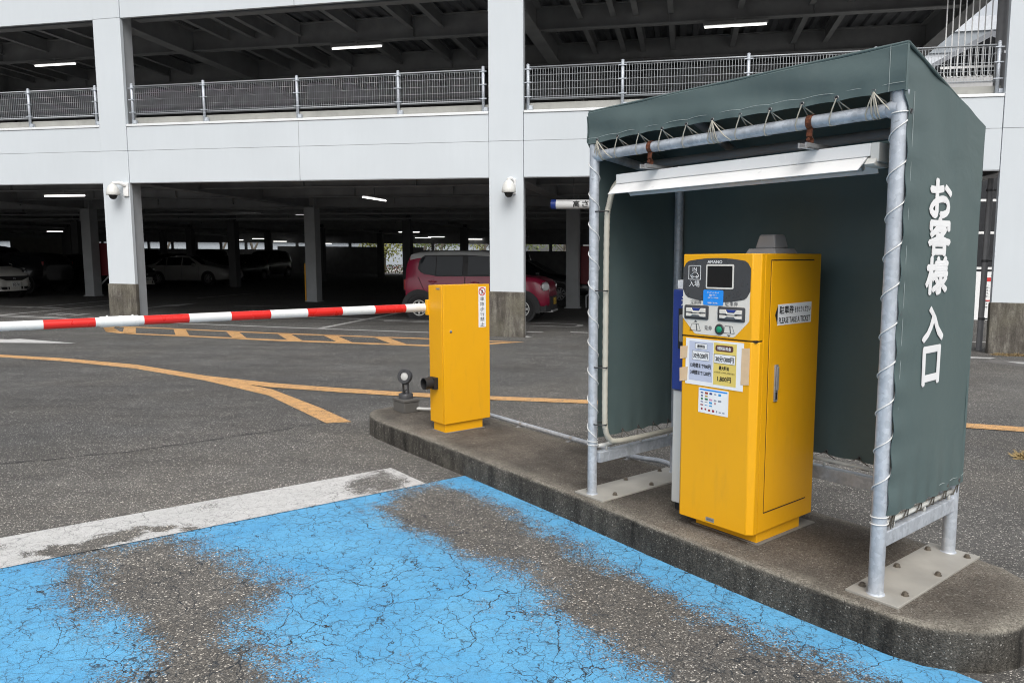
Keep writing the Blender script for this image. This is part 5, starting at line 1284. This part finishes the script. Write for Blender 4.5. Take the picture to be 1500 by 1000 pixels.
hatch_st = [(-2.0, .45, .95, 1.02, .62), (-1.95, .34, .98, 1.25, .74), (-1.75, .26, 1.0, 1.42, .80), (-1.4, .22, 1.0, 1.49, .83), (-.5, .2, .99, 1.53, .845), (.1, .2, .98, 1.51, .845), (.45, .2, .97, 1.44, .845), (1.25, .2, .93, 1.02, .84), (1.6, .22, .86, .95, .82), (1.85, .25, .74, .82, .74), (1.98, .30, .60, .66, .62), (2.03, .38, .48, .52, .5)]
hatch = dict(paint=paint('pearl_paint', (.72, .71, .67)), wr=.30, wheels=(-1.28, 1.28), st=hatch_st, glass=CGLD, spokes=7,
  windows=[[(-1.45, 1.05), (-.55, 1.02), (-.55, 1.42), (-1.3, 1.38)], [(-.5, 1.02), (.30, 1.01), (.30, 1.38), (-.5, 1.43)], [(.35, 1.01), (1.02, .99), (.6, 1.30), (.35, 1.36)]], doors=[[(-.52, .98), (-.52, .35)], [(.9, .95), (.9, .35)]],
  handles=[(-.3, .88), (-1.2, .9)], mirror=(.85, 1.05), lamp=(1.80, .64, .78, .10), tail=(-1.93, .62, 1.0, .08, .16),
  screens=[[(.50, -.62, 1.42), (.50, .62, 1.42), (1.22, .74, 1.03), (1.22, -.74, 1.03)]],
  extras=[('grille', [(1.93, -.56, .66), (1.93, -.30, .56), (1.93, .30, .56), (1.93, .56, .66), (1.90, .60, .71), (1.90, -.60, .71)], (.09, 0, 0), CLAD), ('badge', [(2.02, -.04, .60), (2.02, .04, .60), (2.02, .04, .66), (2.02, -.04, .66)], (.012, 0, 0), CHROME),
          ('lower_grille', [(1.98, -.45, .27), (1.98, .45, .27), (1.98, .50, .36), (1.98, -.50, .36)], (.07, 0, 0), CLAD),
          ('bumper', [(1.75, -.72, .22), (1.97, -.50, .22), (2.055, -.2, .22), (2.055, .2, .22), (1.97, .50, .22), (1.75, .72, .22)], (0, 0, .30), None)],
  plates=[(2.075, .44, PLATEW, '90-91', 1)])
hatch['extras'][3] = hatch['extras'][3][:3] + (hatch['paint'],)
hatch['extras'] += [('grille_bar', [(2.056, y_-.012, .25), (2.056, y_+.012, .25), (2.056, y_+.012, .37), (2.056, y_-.012, .37)], (.012, 0, 0), hatch['paint']) for y_ in (-.3, -.1, .1, .3)]
wh_ = make_car('parked_car', 'pearl white hatchback nosing in at the far left edge of the garage', 'car', hatch); park(wh_, -20.55, 6.5)
DARK = paint('black_car_paint', (.012, .012, .014)); DARK2 = paint('navy_car_paint', (.012, .016, .03)); DARK3 = paint('grey_car_paint', (.035, .036, .04))
c1 = copy_car(wsd, 'black sedan with a multi spoke wheel behind the red car nose', DARK); park(c1, -2.2, 11.2)
c1b = copy_car(wh_, 'black hatchback parked behind the pearl white hatchback', DARK); park(c1b, -22.3, 10.2, 180)
c2 = copy_car(wh_, 'black car nose with pale plate just right of the left white column', DARK); park(c2, -20.45, 12.7, 0)
suv_st = [(x, zb, zs*1.12, zt*1.18, w_) for x, zb, zs, zt, w_ in hatch_st]
suv = dict(hatch); suv.update(st=suv_st, paint=DARK2, wr=.35, windows=[[(x, z*1.15) for x, z in win] for win in hatch['windows']], handles=[(-.3, 1.0)], mirror=(.85, 1.2), lamp=(1.82, .64, .88, .10),
  screens=[[(.50, -.62, 1.68), (.50, .62, 1.68), (1.22, .74, 1.18), (1.22, -.74, 1.18)]], extras=[], plates=[(2.05, .5, PLATEW, '24-68', 1)])
s0 = make_car('parked_car', 'dark tall wagon parked beside the left inner column', 'car', suv); park(s0, -25.6, 12.2, 4)
rowu = [(-37.5, 30, 'grey hatchback far back in the left bay under the openings', DARK3, wh_), (-34.2, 31, 'dark tall wagon far back behind the white sedan roof', None, s0), (-31.0, 30.4, 'dark hatchback far back right of the white sedan', DARK, wh_), (-28.2, 30, 'black tall wagon silhouetted against the back openings', DARK, s0),
        (-24.0, 31, 'dark grey tall wagon far back beside the central inner column', DARK3, s0), (-21.6, 24, 'black hatchback in the dark right of the central inner column', DARK, wh_), (-11.0, 31.5, 'navy hatchback hidden in the dark above the red car', DARK2, wh_), (-4.6, 19, 'dark tall wagon behind the middle white column', None, s0), (-9.9, 36.0, 'grey tall wagon deep behind the red car roof', DARK3, s0)]
for u, v, lab, pmx, src in rowu: park(copy_car(src, lab, pmx), u, v, -90 + random.uniform(-3, 3))

# ------------------------------------------------------------------ beyond the back of the garage
LEAFG = m_leaf('leaf_green', (.05, .085, .022), (.16, .19, .05)); LEAFY = m_leaf('leaf_yellow_green', (.14, .16, .03), (.30, .29, .07)); BARK = m_bark()
def leafy_tree(u, v, h, rad, label, mat, n=900, trunk=.3):
    base = F(u, v, 0); t = thing('tree', label, 'tree', base, 'trees beyond the back of the garage')
    m = MB(); top = base + Vector((.3, 0, h*.75)); m.tube([base, base+Vector((.1, .1, h*.35)), top], [.16, .12, .04], 8); ends = []
    for k in range(9):
        q = random.uniform(0, 6.28); s_ = base + Vector((.15, .05, h*random.uniform(trunk, .6))); e_ = s_ + Vector((math.cos(q)*rad*.75, math.sin(q)*rad*.75, h*random.uniform(.05, .32)))
        m.tube([s_, (s_+e_)/2+Vector((0, 0, .1)), e_], [.06, .04, .015], 5); ends.append(e_)
    m.build('trunk', BARK, t)
    m = MB(); ends.append(top); sizes = [random.uniform(.5, 1) for _ in ends]
    for k in range(n):
        i = random.randrange(len(ends)); e_ = ends[i]; g_ = Vector((random.gauss(0, 1), random.gauss(0, 1), random.gauss(0, .8)))*rad*.30*sizes[i]
        p = e_+g_; a_ = Vector((random.gauss(0, 1), random.gauss(0, 1), random.gauss(0, 1))).normalized(); b_ = a_.orthogonal().normalized(); s_ = random.uniform(.07, .16)
        m.add([p-a_*s_, p+b_*s_*.6, p+a_*s_, p-b_*s_*.6], [(0, 1, 2, 3)])
    m.build('crown', mat, t)
def bare_tree(u, v, h, label):
    base = F(u, v, 0); t = thing('bare_tree', label, 'tree', base, 'bare trees beyond the back of the garage'); m = MB()
    m.tube([base, base+Vector((.05, 0, h*.33))], [.22, .15], 8)
    def br(p, d_, l_, r_, k):
        e_ = p + d_*l_; m.tube([p, (p+e_)/2 + Vector((random.uniform(-.05, .05), 0, .05)), e_], [r_, r_*.8, r_*.55], 6)
        if k:
            for _ in range(3): br(e_, (d_ + Vector((random.gauss(0, .5), random.gauss(0, .5), random.uniform(-.1, .5)))).normalized(), l_*.66, r_*.55, k-1)
    for q in range(3): br(base+Vector((.05, 0, h*.31)), Vector((math.cos(q*2.1+.3)*.5, math.sin(q*2.1)*.5, 1)).normalized(), h*.28, .11, 3)
    m.build('trunk', BARK, t)
for u, lab in ((-50.8, 'bare forked tree beyond the left end of the back opening'), (-46.6, 'bare tree seen beyond the opening left of the white column'), (-43.0, 'bare forked tree beyond the white sedan'), (-37.2, 'leaning bare tree beyond the middle back opening'), (-34.0, 'bare tree at the right end of the middle back opening')):
    bare_tree(u*1.02-1.2, VB+5, random.uniform(5.5, 7), lab)
leafy_tree(-22.6, VB+4.2, 5.0, 2.1, 'yellow green leafy tree filling the bright back doorway', LEAFY, 1600, .2)
leafy_tree(-20.4, VB+8.5, 6.5, 2.6, 'darker green tree behind the doorway tree', LEAFG, 1300, .2)
for u, lab in ((-18.0, 'green tree beyond the strip above the red car'), (-14.0, 'green tree beyond the back strip left of the middle column'), (-10.5, 'green tree beyond the back strip behind the middle column'), (-7.0, 'green tree beyond the back strip right of the middle column')):
    leafy_tree(u, VB+6, random.uniform(5, 6), 2.2, lab, LEAFG if u != -14 else LEAFY, 700, .25)
t = thing('hedge', 'low reddish green planting behind the bright doorway', 'hedge', F(-22, VB+3, 0)); m = MB()
for k in range(1500):
    p = F(random.uniform(-25, -17.5), VB+3+random.uniform(-.4, .4), random.uniform(.05, .75)); a_ = Vector((random.gauss(0, 1), random.gauss(0, 1), random.gauss(0, 1))).normalized(); b_ = a_.orthogonal().normalized(); s_ = random.uniform(.05, .1)
    m.add([p-a_*s_, p+b_*s_*.6, p+a_*s_, p-b_*s_*.6], [(0, 1, 2, 3)], 0 if random.random() < .6 else 1)
m.build('foliage', [LEAFG, plain('red_leaves', (.30, .10, .06), .8)], t)
t = thing('green_fence', 'green net fence running behind the garage on the left', 'fence', F(-45, VB+9, 0)); m = MB()
m.box(F, (-75, -40), (VB+9, VB+9.1), (0, 2.0)); m.build('panel', plain('fence_green', (.08, .16, .14), .7), t)
for k in range(12): m = MB(); m.box(F, (-75+3*k, -74.9+3*k), (VB+8.92, VB+9), (0, 2.1)); m.build('post', WHITE, t)
t = thing('warehouse', 'long pale low warehouse far behind the garage', 'building', F(-50, VB+30, 0)); m = MB()
m.box(F, (-95, -18), (VB+30, VB+45), (-1, 3.2)); m.build('wall', plain('far_cladding', (.30, .33, .36), .7), t)
m = MB(); m.box(F, (-95.5, -17.5), (VB+29.5, VB+45), (3.2, 3.7)); m.build('roof', plain('far_roof', (.50, .52, .54), .6), t)
strips('pale_back_road', plain('pale_concrete_road', (.42, .41, .39), .9, 0, .1, 2), [[(-90, VB+1.5), (20, VB+1.5), (20, VB+28), (-90, VB+28)]], .006)

# ------------------------------------------------------------------ dry grass
def tuft(P, r, n, name, label, mat, hh):
    t = thing(name, label, 'grass', P); m = MB()
    for k in range(n):
        q = random.uniform(0, 6.28); d_ = r*math.sqrt(random.random()); p = P + Vector((math.cos(q)*d_*1.5, math.sin(q)*d_*.7, 0)); p.z = gz(p)
        l_ = Vector((random.gauss(0, .8), random.gauss(0, .8), random.uniform(.15, 1))).normalized()*random.uniform(.4, 1)*hh; s_ = l_.cross(Z).normalized()*.004
        m.add([p-s_, p+s_, p+l_*.6+s_*.7, p+l_+Vector((0, 0, -.01))], [(0, 1, 2), (0, 2, 3)])
    m.build('blades', mat, t)
tuft(F(6.08, -7.40, 0), .17, 900, 'dry_grass', 'clump of dry straw grass on the asphalt at the right edge', GRASS, .09)
tuft(F(8.55, -.14, 0), .22, 700, 'dead_leaves', 'drift of dead leaves at the foot of the right concrete base', MOSS, .07)
tuft(F(-7.9, .2, 0), .10, 120, 'weed', 'tiny weed in the asphalt below the barrier arm near the left column', LEAFG, .05)
